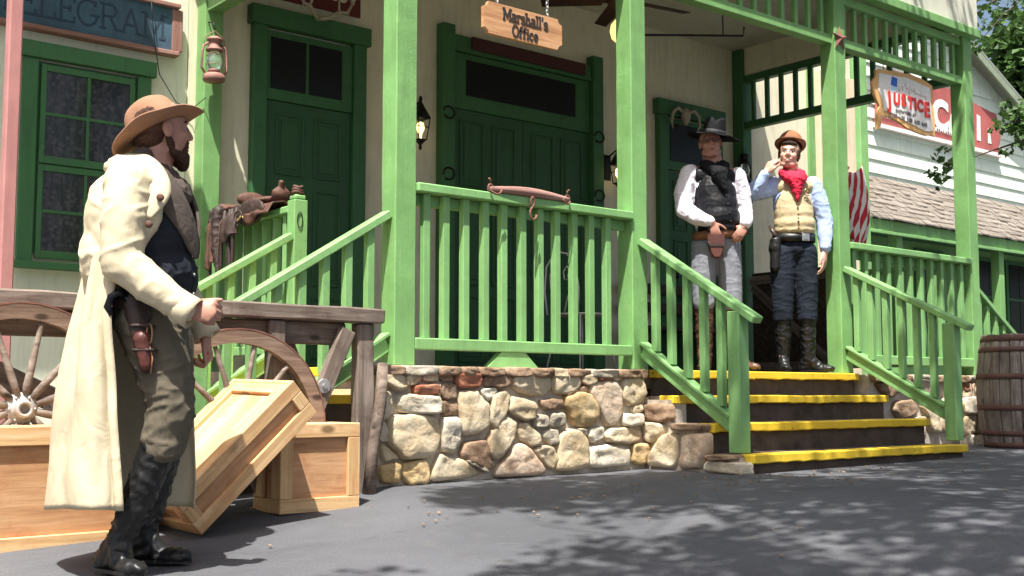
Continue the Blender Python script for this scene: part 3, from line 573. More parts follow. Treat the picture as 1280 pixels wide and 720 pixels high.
# ---- stone wall
exec_stones = STONES
wl = thing('stone_wall', 'low wall of irregular tan fieldstones under the porch railing, turning forward beside the steps', 'wall', (-1, -.2, -.6))
def stone(bm, poly, d=.05, mi=0, seed=0):
    """poly in (a,b) plane; builds bulging rock toward -n; returns in local (a, depth, b)"""
    rnd = random.Random(seed)
    cx = sum(q[0] for q in poly) / len(poly); cz = sum(q[1] for q in poly) / len(poly)
    size = max(max(q[0] for q in poly) - min(q[0] for q in poly), max(q[1] for q in poly) - min(q[1] for q in poly))
    # densify and round the outline
    P = []
    n = len(poly)
    for i in range(n):
        a, b_, c = poly[i - 1], poly[i], poly[(i + 1) % n]
        p1 = (b_[0] + (a[0] - b_[0]) * .22, b_[1] + (a[1] - b_[1]) * .22); p2 = (b_[0] + (c[0] - b_[0]) * .22, b_[1] + (c[1] - b_[1]) * .22)
        P += [p1, (p1[0] * .25 + p2[0] * .25 + b_[0] * .5, p1[1] * .25 + p2[1] * .25 + b_[1] * .5), p2, ((p2[0] + (c[0] + (b_[0] - c[0]) * .22)) / 2, (p2[1] + (c[1] + (b_[1] - c[1]) * .22)) / 2)]
    P = [(x + noise.noise(V((x * 30, z * 30, seed))) * .008, z + noise.noise(V((x * 30, z * 30, seed + 9))) * .008) for x, z in P]
    dd = min(d, size * .3) * rnd.uniform(.75, 1.15); tx = rnd.uniform(-.35, .35); tz = rnd.uniform(-.35, .25)
    rings = []
    for (k, dep) in ((1.10, .030), (1.07, 0.0), (1.05, -.45 * dd), (1.0, -.80 * dd), (.90, -.97 * dd), (.72, -1.0 * dd), (.52, -1.0 * dd), (.28, -1.02 * dd)):
        ring = []
        for x, z in P:
            X = cx + (x - cx) * k; Z = cz + (z - cz) * k; D = dep
            if dep < -.5 * dd:
                fn = abs(noise.noise(V((X * 9, Z * 9, seed * 1.7)))) * .75 + noise.noise(V((X * 26, Z * 26, seed))) * .35 + abs(noise.noise(V((X * 5, Z * 17, seed * 3.1)))) * .5
                D += fn * .020 - .022 + ((X - cx) * tx + (Z - cz) * tz) * .30
            ring.append(bm.verts.new((X, D, Z)))
        rings.append(ring)
    m = len(P)
    for a, b_ in zip(rings[:-1], rings[1:]):
        for k in range(m):
            f = bm.faces.new((a[k], a[(k + 1) % m], b_[(k + 1) % m], b_[k])); f.material_index = mi; f.smooth = True
    cv = bm.verts.new((cx, -1.03 * dd - .012, cz))
    for k in range(m):
        f = bm.faces.new((rings[-1][k], rings[-1][(k + 1) % m], cv)); f.material_index = mi; f.smooth = True
bmF = bmesh.new(); bmW = bmesh.new(); bmR = bmesh.new()
for i, (pl, c, Q) in enumerate(STONES):
    if pl == 'F': stone(bmF, Q, .042, c, i)
    elif pl == 'R': stone(bmR, Q, .042, c, i)
    else: stone(bmW, Q, .04, c, i)
for v in bmF.verts: v.co.y += -.165
for v in bmR.verts: v.co.y += -.165
for v in bmW.verts: a, d, z = v.co; v.co = V((-.065 + d, a, z))
random.seed(11)
bmC = bmesh.new(); bmX = bmesh.new()
# extra stones: hidden right reach of the wall, cap course
x = -2.09
while x < -.12:
    w = random.uniform(.10, .24); x1 = min(x + w, -.08)
    stone(bmC, [(x + .004, -.055), (x1 - .004, -.055), (x1 - .004, -.004), (x + .004, -.004)], .03, random.choice([2, 2, 1, 6, 2, 0]), int(x * 100)); x = x1
x = 2.36
while x < 4.28:
    w = random.uniform(.14, .26); x1 = min(x + w, 4.3)
    stone(bmC, [(x + .004, -.06), (x1 - .004, -.06), (x1 - .004, -.004), (x + .004, -.004)], .03, random.choice([2, 2, 6, 3]), int(x * 77)); x = x1
for v in bmC.verts: v.co.y -= .185
for z in (-.56, -.40, -.24, -.12):
    x = 3.62
    while x < 4.28:
        w = random.uniform(.13, .24); x1 = min(x + w, 4.3); hh = .07 if z > -.2 else .08
        stone(bmX, [(x + .006, z - hh), (x1 - .006, z - hh), (x1 - .004, z + hh - .01), (x + .006, z + hh - .01)], .05, random.choice([0, 2, 4, 3]), int(x * 51 + z * 20)); x = x1
for v in bmX.verts: v.co.y -= .165
def core(name, lo, hi):
    return box(name, lo, hi, M['mortar'], wl, 0)
bmobj('cap_stones', bmC, SM, wl); bmobj('stones', bmX, SM, wl); bmobj('stones', bmF, SM, wl); bmobj('stones', bmR, SM, wl); bmobj('stones', bmW, SM, wl)
core('mortar', (-2.08, -.175, -.80), (-.08, .02, -.007)); core('mortar', (2.33, -.175, -.80), (4.28, .02, -.007))
core('mortar', (XA - .14, .022, -.75), (XA - .10, 2.5, -.125))
core('mortar', (2.33, .022, -.75), (4.28, 2.5, -.125))
for (ya, yb_, zt_) in ((-.37, -.176, -.19), (-.66, -.37, -.36), (-.93, -.66, -.52)):
    core('mortar', (-.075, ya, -.8), (-.03 if ya < -.9 else .09, yb_, zt_))
# ---------------------------------------------------------------- signs
t = thing('hanging_sign', "varnished wooden sign reading Marshall's Office, hung on chains from the porch frieze", 'sign', (-.94, 0, 2.1))
def cut_corner(x0, x1, z0, z1, r, n=5):
    P = []
    for cx, cz, a0, a1 in ((x1, z1, 180, 270), (x0, z1, 270, 360), (x0, z0, 0, 90), (x1, z0, 90, 180)):
        a = [(cx + r * cos(R(a0 + (a1 - a0) * i / n)), cz + r * sin(R(a0 + (a1 - a0) * i / n))) for i in range(n + 1)]
        P += a[::-1]
    return P
bm = bmesh.new(); plate(bm, cut_corner(-.31, .31, -.098, .098, .034), .028); bmobj('board', bm, M['signwood'], t, Matrix.Translation((-.93, -.014, 2.085)))
bm = bmesh.new(); hh = .072; L = swidth("Marshall's", hh, .92)
strokes(bm, "Marshall's", -.93 - L / 2 + .015, 2.093, hh, .0125, -.0175, .004, .92)
L = swidth("Office", .068, .92); strokes(bm, "Office", -.93 - L / 2 + .01, 2.005, .068, .012, -.0175, .004, .92)
bmobj('lettering', bm, M['burnt'], t)
for x in (-1.13, -.73):
    bm = bmesh.new(); z = 2.19; k = 0
    while z < 2.575:
        pts = [V((x + (.008 * cos(a) if k % 2 else 0), (0 if k % 2 else .008 * cos(a)), z + .016 * sin(a))) for a in [2 * pi * i / 10 for i in range(10)]]
        tube(bm, pts, .0028, 6, True); z += .0245; k += 1
    bmobj('chain', bm, M['chain'], t)
# telegram sign
t = thing('wall_sign', 'weathered blue board sign with carved TELEGRAM lettering above the annex window', 'sign', (-2.8, YB, 2.4))
sx0, sx1, sz0, sz1 = -3.62, -2.075, 2.275, 2.60
box('board', (sx0, YB - .055, sz0), (sx1, YB - .002, sz1), M['bluesign'], t, 0)
for a, b_ in (((sx0 - .02, sz0 - .03), (sx1 + .02, sz0 + .008)), ((sx0 - .02, sz1 - .008), (sx1 + .02, sz1 + .03))):
    beam('frame', ((a[0]), YB - .045, (a[1] + b_[1]) / 2), (b_[0], YB - .045, (a[1] + b_[1]) / 2), .085, .034, M['signframe'], t, .006, wob=.004)
beam('frame', (sx1 + .006, YB - .046, sz0 + .01), (sx1 + .006, YB - .046, sz1 - .01), .034, .08, M['signframe'], t)
beam('frame', (sx0 - .006, YB - .046, sz0 + .01), (sx0 - .006, YB - .046, sz1 - .01), .034, .08, M['signframe'], t)
hh = .175; bm = bmesh.new(); L = swidth('TELEGRAM', hh, 1.03); strokes(bm, 'TELEGRAM', sx1 - .07 - L * 1.0, sz0 + .075, hh, .017, YB - .0575, .004, 1.03)
bmobj('lettering', bm, M['navy'], t)
c = [(-2.28, YB - .09, 2.62), (-2.275, YB - .1, 2.5), (-2.26, YB - .1, 2.38), (-2.25, YB - .1, 2.3), (-2.19, YB - .05, 2.1), (-2.05, YB - .02, 1.93), (-1.95, YB - .03, 1.88), (-1.9, 2.36, 1.95)]
o = tubeobj('cable', c, .0035, M['iron']); tag(o, 'thin black cable looping down over the right end of the blue sign', 'cable')
# 1864 sign + antler
t = thing('date_sign', 'dark red board reading 1864 above the first porch door', 'sign', (-.9, YB, 3.0))
box('board', (-1.34, YB - .03, 2.86), (-.52, YB - .002, 3.14), M['maroon'], t)
textobj('lettering', 'ESTD 1864', .165, Matrix.Translation((-.93, YB - .033, 3.0)) @ WALLTXT, M['letter_cream'], t, .002, off=.002, space=.95)
t = thing('antler_mount', 'pale curved antlers mounted over the first porch door', 'antlers', (-.95, YB - .1, 2.85))
for s, nme in ((-1, 'antler'), (1, 'antler')):
    P = [V((-.95, YB - .1, 2.745)), V((-.95 + s * .06, YB - .16, 2.75)), V((-.95 + s * .13, YB - .2, 2.80)), V((-.95 + s * .19, YB - .22, 2.80)), V((-.95 + s * .235, YB - .22, 2.88)), V((-.95 + s * .2, YB - .2, 2.98))]
    bm = bmesh.new(); tube(bm, P, .014, 8, rr=[.020, .018, .016, .014, .011, .005])
    tube(bm, [P[2], P[2] + V((-s * .02, -.03, .07)), P[2] + V((s * .01, -.05, .14))], .01, 7, rr=[.012, .009, .003])
    tube(bm, [P[3], P[3] + V((s * .03, 0, -.04))], .01, 7, rr=[.01, .003])
    bmobj('antler', bm, M['antler'], t)
# dark red sign board over the double doors
t = box('sign_board', (.56, YB - .105, 2.79), (1.88, YB - .078, 2.90), plain('blackened_red_board', (.06, .014, .012), .8), None); tag(t, 'long narrow dark red board along the top of the wide double doors', 'sign')
# horseshoes
def horseshoe(x, z, lab):
    P = [V((.05 * cos(a), 0, .058 * sin(a))) for a in [R(250 - 320 * i / 16 + 20) for i in range(17)]]
    bm = bmesh.new(); tube(bm, P, .009, 6)
    for v in bm.verts: v.co.y *= .6
    o = bmobj('horseshoe', bm, M['iron'], None, Matrix.Translation((x, YB - .108, z)) @ Matrix.Rotation(R(random.uniform(70, 110)), 4, 'Y'))
    return tag(o, lab, 'horseshoe', 'horseshoes on the double door frame')
horseshoe(.31, 2.20, 'iron horseshoe high on the left jamb of the wide double doors')
horseshoe(.31, 1.68, 'iron horseshoe low on the left jamb of the wide double doors')
horseshoe(2.045, 2.23, 'iron horseshoe high on the right jamb of the wide double doors')
horseshoe(2.045, 1.68, 'iron horseshoe low on the right jamb of the wide double doors')
# skull above door 3
t = thing('animal_skull', 'small horned animal skull hanging above the dark door behind the men', 'skull', (3.2, YB - .1, 2.6))
bm = bmesh.new(); bmesh.ops.create_uvsphere(bm, u_segments=14, v_segments=10, radius=1)
for v in bm.verts: v.co = V((v.co.x * .055 * (1 - .25 * (v.co.z < 0)), v.co.y * .05, v.co.z * .09)); 
for f in bm.faces: f.smooth = True
bmobj('skull', bm, M['antler'], t, Matrix.Translation((3.22, YB - .12, 2.60)))
for s in (-1, 1):
    tubeobj('horn', [V((3.22 + s * .04, YB - .12, 2.64)), V((3.22 + s * .12, YB - .13, 2.67)), V((3.22 + s * .19, YB - .13, 2.62)), V((3.22 + s * .205, YB - .12, 2.52)), V((3.22 + s * .17, YB - .11, 2.46))], .02, M['antler'], t, rr=[.022, .02, .017, .013, .005])
# ---------------------------------------------------------------- lamps
def hurricane(name, x, y, z, lab, mat):
    t = thing(name, lab, 'lantern', (x, y, z))
    s = .0
    T = Matrix.Translation((x, y, z))
    latheobj('tank', [(0, 0), (.072, 0), (.078, .01), (.078, .04), (.06, .055), (.035, .062), (0, .064)], mat, t, T, 24)
    latheobj('burner', [(.03, .064), (.045, .068), (.045, .082), (.03, .09)], mat, t, T, 20)
    g = nm('lantern_glass')[0]; b = g.node_tree.nodes['Principled BSDF']; b.inputs['Base Color'].default_value = (.9, .95, 1, 1); b.inputs['Roughness'].default_value = .05; b.inputs['Transmission Weight'].default_value = .9
    latheobj('globe', [(.034, .088), (.052, .12), (.055, .15), (.045, .19), (.034, .215)], g, t, T, 24)
    latheobj('chimney', [(.04, .213), (.062, .222), (.062, .232), (.045, .245), (.042, .29), (.056, .297), (.056, .307), (.03, .325), (0, .33)], mat, t, T, 24)
    for s_ in (-1, 1):
        tubeobj('side_tube', [V((x + s_ * .07, y, z + .05)), V((x + s_ * .096, y, z + .09)), V((x + s_ * .092, y, z + .2)), V((x + s_ * .082, y, z + .25)), V((x + s_ * .045, y, z + .275))], .009, mat, t)
    for k in range(2): tubeobj('guard_wire', [V((x + .055 * cos(a), y + .055 * sin(a) , z + .12 + k * .07)) for a in [2 * pi * i / 16 for i in range(16)]], .002, mat, t, 5, True)
    tubeobj('bail', [V((x + s_, y, z + zz)) for s_, zz in ((-.08, .25), (-.07, .32), (0, .37), (.07, .32), (.08, .25))], .003, mat, t, 5)
    return t
rustp = plain('dusty_pink_rusted_tin', (.30, .15, .12), .7, .2, bs=.4, var=.25)
hurricane('oil_lantern', -1.87, 2.30, 2.06, 'rusty pinkish oil lantern hanging on the green corner post by the annex', rustp)
tubeobj('hook', [V((-1.87, 2.41, 2.52)), V((-1.87, 2.33, 2.50)), V((-1.87, 2.30, 2.44))], .005, M['iron'], bld)
hurricane('oil_lantern', 3.93, 2.28, 1.97, 'black oil lantern hanging on the dark post behind the men', M['iron'])
def coach(x, z, lab):
    y = YB - .16; t = thing('wall_lamp', lab, 'lamp', (x, y, z), 0, 'coach lamps on the porch wall')
    bm = bmesh.new(); addbox(bm, (x - .04, YB - .02, z + .1), (x + .04, YB - .001, z + .34), .006); tube(bm, [V((x, YB - .02, z + .32)), V((x, y, z + .38)), V((x, y, z + .34))], .008, 8); bmobj('bracket', bm, M['iron'], t)
    lathe_p = [(.0, .42), (.012, .41), (.018, .385), (.01, .365), (.022, .35), (.03, .33), (.085, .235), (.088, .225), (0, .225)]
    latheobj('cap', lathe_p, M['iron'], t, Matrix.Translation((x, y, z)) @ Matrix.Rotation(pi / 4, 4, 'Z'), 4)
    bm = bmesh.new()
    for k in range(4):
        a = pi / 4 + k * pi / 2; a2 = a + pi / 2
        P = [V((x + .080 * cos(a), y + .080 * sin(a), z + .225)), V((x + .052 * cos(a), y + .052 * sin(a), z + .05))]
        tube(bm, P, .005, 5)
        Q = [V((x + .052 * cos(a2), y + .052 * sin(a2), z + .05))]
        tube(bm, [P[1], Q[0]], .005, 5)
        tube(bm, [P[0].lerp(P[1], .4), V((x + .0688 * cos(a2), y + .0688 * sin(a2), z + .155))], .003, 5)
    lathe(bm, [(0, .05), (.05, .05), (.03, .03), (.012, .01), (.015, -.02), (0, -.04)], 12, Matrix.Translation((x, y, z)))
    bmobj('cage', bm, M['iron'], t)
    latheobj('bulb', [(0, .06), (.012, .065), (.014, .10), (.03, .13), (.034, .16), (.024, .19), (0, .2)], M['bulb'], t, Matrix.Translation((x, y, z)), 14)
coach(-.02, 1.86, 'black coach lamp glowing yellow on the cream wall just right of the front corner post')
coach(2.24, 1.76, 'black coach lamp on the wall right of the double doors, beside the middle post')
# ceiling fan
t = thing('ceiling_fan', 'dark brown ceiling fan with a glowing orange globe behind the middle post', 'fan', (.97, 1.05, 2.85))
FX, FY = .97, 1.05
latheobj('motor', [(0, .0), (.08, .0), (.12, .03), (.13, .07), (.11, .11), (.05, .13), (.02, .14), (.016, .15), (.016, .47), (.06, .5), (.07, .56), (0, .57)], M['fan'], t, Matrix.Translation((FX, FY, 2.89)), 24)
latheobj('globe', [(.0, -.10), (.05, -.09), (.085, -.055), (.098, 0), (.088, .05), (.06, .085), (.045, .1), (0, .1)], M['globe'], t, Matrix.Translation((FX, FY, 2.69)), 24)
latheobj('fitter', [(.05, .0), (.055, .02), (.05, .05), (.045, .1), (0, .1)], M['fan'], t, Matrix.Translation((FX, FY, 2.785)), 20)
for k in range(5):
    a = R(-10 + 72 * k); bm = bmesh.new()
    addbox(bm, (.16, -.065, -.004), (.64, .065, .004), .003); addbox(bm, (.08, -.02, -.012), (.2, .02, -.003), .002)
    for v in bm.verts:
        if v.co.x > .6: v.co.y *= .8
    bmobj('blade', bm, M['fan'], t, Matrix.Translation((FX, FY, 2.94)) @ Matrix.Rotation(a, 4, 'Z') @ Matrix.Rotation(R(12), 4, 'X'))
bm = bmesh.new(); tube(bm, [V((1.35, .75, 2.66)), V((1.65, .4, 2.63)), V((1.66, .4, 2.70))], .009, 6); tube(bm, [V((1.55, .52, 2.65)), V((1.55, .52, 3.46))], .006, 6)
tube(bm, [V((1.35, .75, 2.66)), V((.95, 1.15, 2.68))], .009, 6)
o = bmobj('hanging_rod', bm, M['iron'], None); tag(o, 'thin dark metal rod with an upturned end hung from the porch ceiling', 'rod')
# star
def star(cx, cy, cz, r, mat, lab, mw=None):
    bm = bmesh.new(); c = bm.verts.new((0, -r * .28, 0)); bk = bm.verts.new((0, 0.002, 0)); P = []
    for i in range(10):
        a = pi / 2 + i * pi / 5; q = r if i % 2 == 0 else r * .40; P.append(bm.verts.new((q * cos(a), 0, q * sin(a))))
    for i in range(10): bm.faces.new((P[i], P[(i + 1) % 10], c)); bm.faces.new((P[(i + 1) % 10], P[i], bk))
    o = bmobj('barn_star', bm, mat, None, Matrix.Translation((cx, cy, cz)) @ (mw or Matrix())); return tag(o, lab, 'star')
star(XC - .01, -.075, 2.61, .105, M['rust'], 'rusty five pointed metal star nailed on the post above the right handrail')
star(4.03, 2.40, 1.55, .14, M['rust'], 'dark rusty metal star on the rear post between the two men', Matrix.Rotation(R(-30), 4, 'Y'))
# whiffletree on the front rail
t = thing('whiffletree', 'weathered reddish wooden whiffletree with iron hooks lying on the front railing', 'harness bar', (-.94, -.03, 1.04))
wt = wood('reddish_weathered_bar', [(.20, .10, .08), (.32, .18, .15), (.42, .27, .23)], .8)
bm = bmesh.new(); P = [V((-.31 + .62 * i / 14, 0, .012 * cos(pi * (i - 7) / 14))) for i in range(15)]
tube(bm, P, .02, 10, rr=[.014 + .014 * sin(pi * i / 14) for i in range(15)]); o = bmobj('bar', bm, wt, t, Matrix.Translation((-.945, -.085, 1.033)))
for s in (-1, 1):
    bm = bmesh.new(); x = -.945 + s * .30
    tube(bm, [V((x + .018 * cos(a), -.085 + .0, 1.035 + .026 * sin(a))) for a in [2 * pi * i / 12 for i in range(12)]], .006, 6, True)
    tube(bm, [V((x, -.085, 1.06)), V((x, -.085, 1.085)), V((x + s * .015, -.09, 1.095))], .005, 6)
    tube(bm, [V((x + s * .01, -.1, 1.02)), V((x - s * .02, -.115, 1.0)), V((x - s * .05, -.115, 1.01)), V((x - s * .06, -.115, 1.03))], .006, 6)
    bmobj('hook', bm, M['rust'], t)
bm = bmesh.new(); tube(bm, [V((-.945 + .012 * cos(a), -.11, .985 + .03 * sin(a))) for a in [2 * pi * i / 12 for i in range(12)]], .006, 6, True)
tube(bm, [V((-.945, -.11, .96)), V((-.965, -.112, .93)), V((-.965, -.112, .895)), V((-.945, -.112, .878)), V((-.92, -.112, .89)), V((-.918, -.112, .91))], .007, 6)
bmobj('hook', bm, M['rust'], t)
# saddle on the side railing
t = thing('saddle', 'worn brown leather riding saddle with hanging straps slung over the left end railing', 'saddle', (XA, 1.7, 1.05))
def blobmesh(name, prims, mat, par, voxel=.01, smooth=4, wr=0, ws=6, mw=None, post=None):
    bm = bmesh.new()
    for pr in prims:
        if pr[0] == 'c': rcone(bm, *pr[1:])
        elif pr[0] == 'e': ellip(bm, *pr[1:])
    me = bpy.data.meshes.new(name); bm.to_mesh(me); bm.free()
    o = bpy.data.objects.new(name, me); COL.objects.link(o)
    md = o.modifiers.new('r', 'REMESH'); md.mode = 'VOXEL'; md.voxel_size = voxel; md.adaptivity = 0
    if smooth: s = o.modifiers.new('s', 'SMOOTH'); s.factor = .5; s.iterations = smooth
    dg = bpy.context.evaluated_depsgraph_get(); m2 = bpy.data.meshes.new_from_object(o.evaluated_get(dg))
    bpy.data.objects.remove(o); bpy.data.meshes.remove(me); m2.name = name
    if wr or post:
        nr = [v.normal.copy() for v in m2.vertices]; sd = random.random() * 100
        for v, n_ in zip(m2.vertices, nr):
            if wr:
                wr_ = wr * .75
                sc = ws if hasattr(ws, '__len__') else (ws, ws, ws)
                q = V((v.co.x * sc[0] + sd, v.co.y * sc[1], v.co.z * sc[2])) * 1.25
                a1 = 1 - abs(noise.noise(q + noise.noise_vector(q * .6) * .9)) * 2.2
                v.co += n_ * (max(a1, 0) ** 2.2 - .35) * wr_ * .8 + n_ * noise.noise(q * 2.6) * wr_ * .22
            if post: v.co = post(v.co, n_)
    m2.materials.clear()
    return link(name, m2, mat, par, mw, True)
def rcone(bm, p, q, r1, r2, seg=14, fl=None):
    p = V(p); q = V(q); d = q - p; L = d.length
    if L < 1e-5: d = V((0, 0, 1))
    d = d.normalized(); a = V((0, 0, 1)) if abs(d.z) < .9 else V((1, 0, 0)); u = d.cross(a).normalized(); w = d.cross(u)
    rows = [(-r1 * cos(t), r1 * sin(t)) for t in (.25, .6, 1.0, 1.35)] + [(0, r1), (L * .5, (r1 + r2) / 2), (L, r2)] + [(L + r2 * cos(t), r2 * sin(t)) for t in (1.25, .9, .55, .2)]
    rg = []
    for z, r in rows: rg.append([bm.verts.new(p + d * z + (u * cos(2 * pi * k / seg) + w * sin(2 * pi * k / seg)) * r) for k in range(seg)])
    for A, B in zip(rg[:-1], rg[1:]):
        for k in range(seg): bm.faces.new((A[k], A[(k + 1) % seg], B[(k + 1) % seg], B[k]))
    bm.faces.new(rg[0][::-1]); bm.faces.new(rg[-1])
def ellip(bm, c, rad, rot=None, seg=20):
    b2 = bmesh.new(); bmesh.ops.create_uvsphere(b2, u_segments=seg, v_segments=12, radius=1)
    m = Matrix.Translation(V(c)) @ ((rot.to_matrix().to_4x4() if hasattr(rot, 'to_matrix') else rot) if rot is not None else Matrix()) @ Matrix.Diagonal((rad[0], rad[1], rad[2], 1))
    bmesh.ops.transform(b2, matrix=m, verts=b2.verts); merge(bm, b2)
X = XA
def flap(y0, y1, z1, bulge, nm2, mat):
    def fn(u, v):
        y = y0 + (y1 - y0) * u; P = [(X + .06, y, 1.045), (X - .02, y, 1.075), (X - .10, y, 1.06), (X - .145, y, .99), (X - .165, y + .02 * sin(u * 6), z1 + .05), (X - .16, y, z1 + .035 * (2 * u - 1) ** 2 + .02 * sin(u * 9))]
        c = V((0, 0, 0)); n_ = len(P) - 1; q = min(v * n_, n_ - 1e-6); i_ = int(q); c = V(P[i_]).lerp(V(P[i_ + 1]), q - i_)
        c.x -= bulge * sin(u * pi) + .008 * sin(u * 14 + v * 5); return c
    g = [[fn(i_ / 16, j_ / 20) for j_ in range(21)] for i_ in range(17)]; bm = bmesh.new()
    A = [[bm.verts.new(p_) for p_ in r_] for r_ in g]; B = [[bm.verts.new(p_ + V((.007, 0, -.006))) for p_ in r_] for r_ in g]
    for i_ in range(16):
        for j_ in range(20): bm.faces.new((A[i_][j_], A[i_ + 1][j_], A[i_ + 1][j_ + 1], A[i_][j_ + 1])); bm.faces.new((B[i_][j_], B[i_][j_ + 1], B[i_ + 1][j_ + 1], B[i_ + 1][j_]))
        for j_ in (0, 20): bm.faces.new((A[i_][j_], A[i_ + 1][j_], B[i_ + 1][j_], B[i_][j_]))
    for j_ in range(20):
        for i_ in (0, 16): bm.faces.new((A[i_][j_], A[i_][j_ + 1], B[i_][j_ + 1], B[i_][j_]))
    bmobj(nm2, bm, mat, t, smooth=True)
flap(1.27, 1.62, .95, .02, 'flap', M['leather_br']); flap(1.66, 1.92, .86, .03, 'flap', M['leather_dk']); flap(1.94, 2.14, .70, .02, 'flap', M['leather_br'])
blobmesh('seat', [('e', (X - .0, 1.55, 1.10), (.12, .20, .030)), ('e', (X, 1.36, 1.13), (.07, .035, .05)), ('c', (X, 1.36, 1.15), (X - .01, 1.34, 1.20), .02, .022), ('e', (X, 1.76, 1.14), (.12, .035, .055))], M['leather_br'], t, .012, 3, .008, 14)
blobmesh('skirt', [('e', (X - .13, 1.52, 1.02), (.03, .19, .09)), ('e', (X - .10, 1.72, 1.04), (.035, .15, .06)), ('e', (X + .12, 1.55, .98), (.03, .2, .12))], M['leather_dk'], t, .01, 3, .01, 12)
blobmesh('cantle', [('e', (X - .02, 1.95, 1.10), (.08, .17, .026)), ('e', (X - .05, 2.06, 1.12), (.06, .06, .03)), ('c', (X - .02, 1.5, 1.07), (X - .03, 1.9, 1.08), .03, .03)], M['leather_br'], t, .01, 3, .015, 16)
blobmesh('stirrup_leather', [('c', (X - .13, 2.0, 1.08), (X - .15, 1.98, .82), .045, .035), ('c', (X - .15, 1.98, .82), (X - .15, 1.93, .62), .035, .012), ('c', (X - .12, 2.1, 1.08), (X - .14, 2.12, .75), .03, .02)], M['leather_dk'], t, .01, 2, .012, 14)
bm = bmesh.new()
for (y, z1, dy) in ((1.87, .60, .02), (1.80, .48, -.05), (1.76, .55, .03), (2.05, .5, 0), (1.70, .42, .02)):
    tube(bm, [V((X - .14, y, 1.07)), V((X - .16, y + dy * .5, .9)), V((X - .155, y + dy, z1 + .1)), V((X - .15, y + dy * 1.4, z1))], .012, 6)
tube(bm, [V((X - .17, 1.62 + .055 * cos(a), 1.0 + .035 * sin(a))) for a in [2 * pi * i / 12 for i in range(12)]], .006, 6, True)
bmobj('strap', bm, M['leather_dk'], t)
bm = bmesh.new(); tube(bm, [V((X - .165, 1.44 + .2 * i / 8, .985 + .012 * sin(i * 1.4))) for i in range(9)], .007, 6); bmobj('tassel', bm, plain('yellow_cord', (.50, .36, .10), .8), t)
t = thing('leather_coil', 'small coil of brown leather lying on top of the short newel', 'coil', (XA, 1.14, 1.1))
bm = bmesh.new()
for k in range(3): tube(bm, [V((XA + (.035 - .006 * k) * cos(a), 1.14 + .03 * sin(a), 1.108 + .018 * k + .006 * sin(a * 2 + k))) for a in [2 * pi * i / 12 for i in range(12)]], .011, 6, True)
bmobj('strap', bm, M['leather_br'], t)
bm = bmesh.new(); tube(bm, [V((XA - .01 + .018 * cos(a), 1.088, .93 + .05 * sin(a))) for a in [2 * pi * i / 14 for i in range(14)]], .003, 6, True); o = bmobj('ring', bm, M['iron'], r3)
# ---------------------------------------------------------------- wagon
wg = thing('wagon', 'weathered grey wooden wagon with spoked wheels standing before the side stairs', 'wagon', (-3.1, -.2, -.7))
W_ = M['weathered']
beam('top_rail', (-4.9, -.245, .245), (-2.10, -.245, .245), .11, .075, W_, wg, .008, wob=.006)
beam('side_board', (-4.9, -.20, .150), (-2.29, -.20, .150), .05, .115, W_, wg, .008, wob=.005)
for x, w in ((-2.20, .10), (-2.70, .085), (-3.35, .09), (-4.3, .09)): beam('post', (x, -.24, -.72), (x, -.24, .205), .07, w, W_, wg, .008, V((1, 0, 0)), wob=.006)
beam('brace', (-2.62, -.17, .10), (-2.38, -.17, -.42), .045, .10, M['weathered_v'], wg, .006, wob=.004)
bl = beam('brace', (-2.31, -.27, .17), (-2.62, -.27, -.52), .045, .085, M['weathered'], wg, .006, wob=.004)
beam('brace', (-4.15, -.17, .02), (-3.3, -.17, -.38), .045, .10, M['weathered_v'], wg, .006)
beam('bottom_rail', (-4.9, -.20, -.42), (-2.25, -.20, -.42), .06, .1, M['darkwood'], wg, .006)
def bolt(x, y, z, par):
    latheobj('bolt', [(0, .016), (.013, .016), (.013, .005), (.036, .004), (.038, 0), (0, 0)], M['galv'], par, Matrix.Translation((x, y, z)) @ Matrix.Rotation(pi / 2, 4, 'X'), 10, flat=True)
bolt(-2.455, -.294, -.115, wg); bolt(-3.74, -.196, -.20, wg)
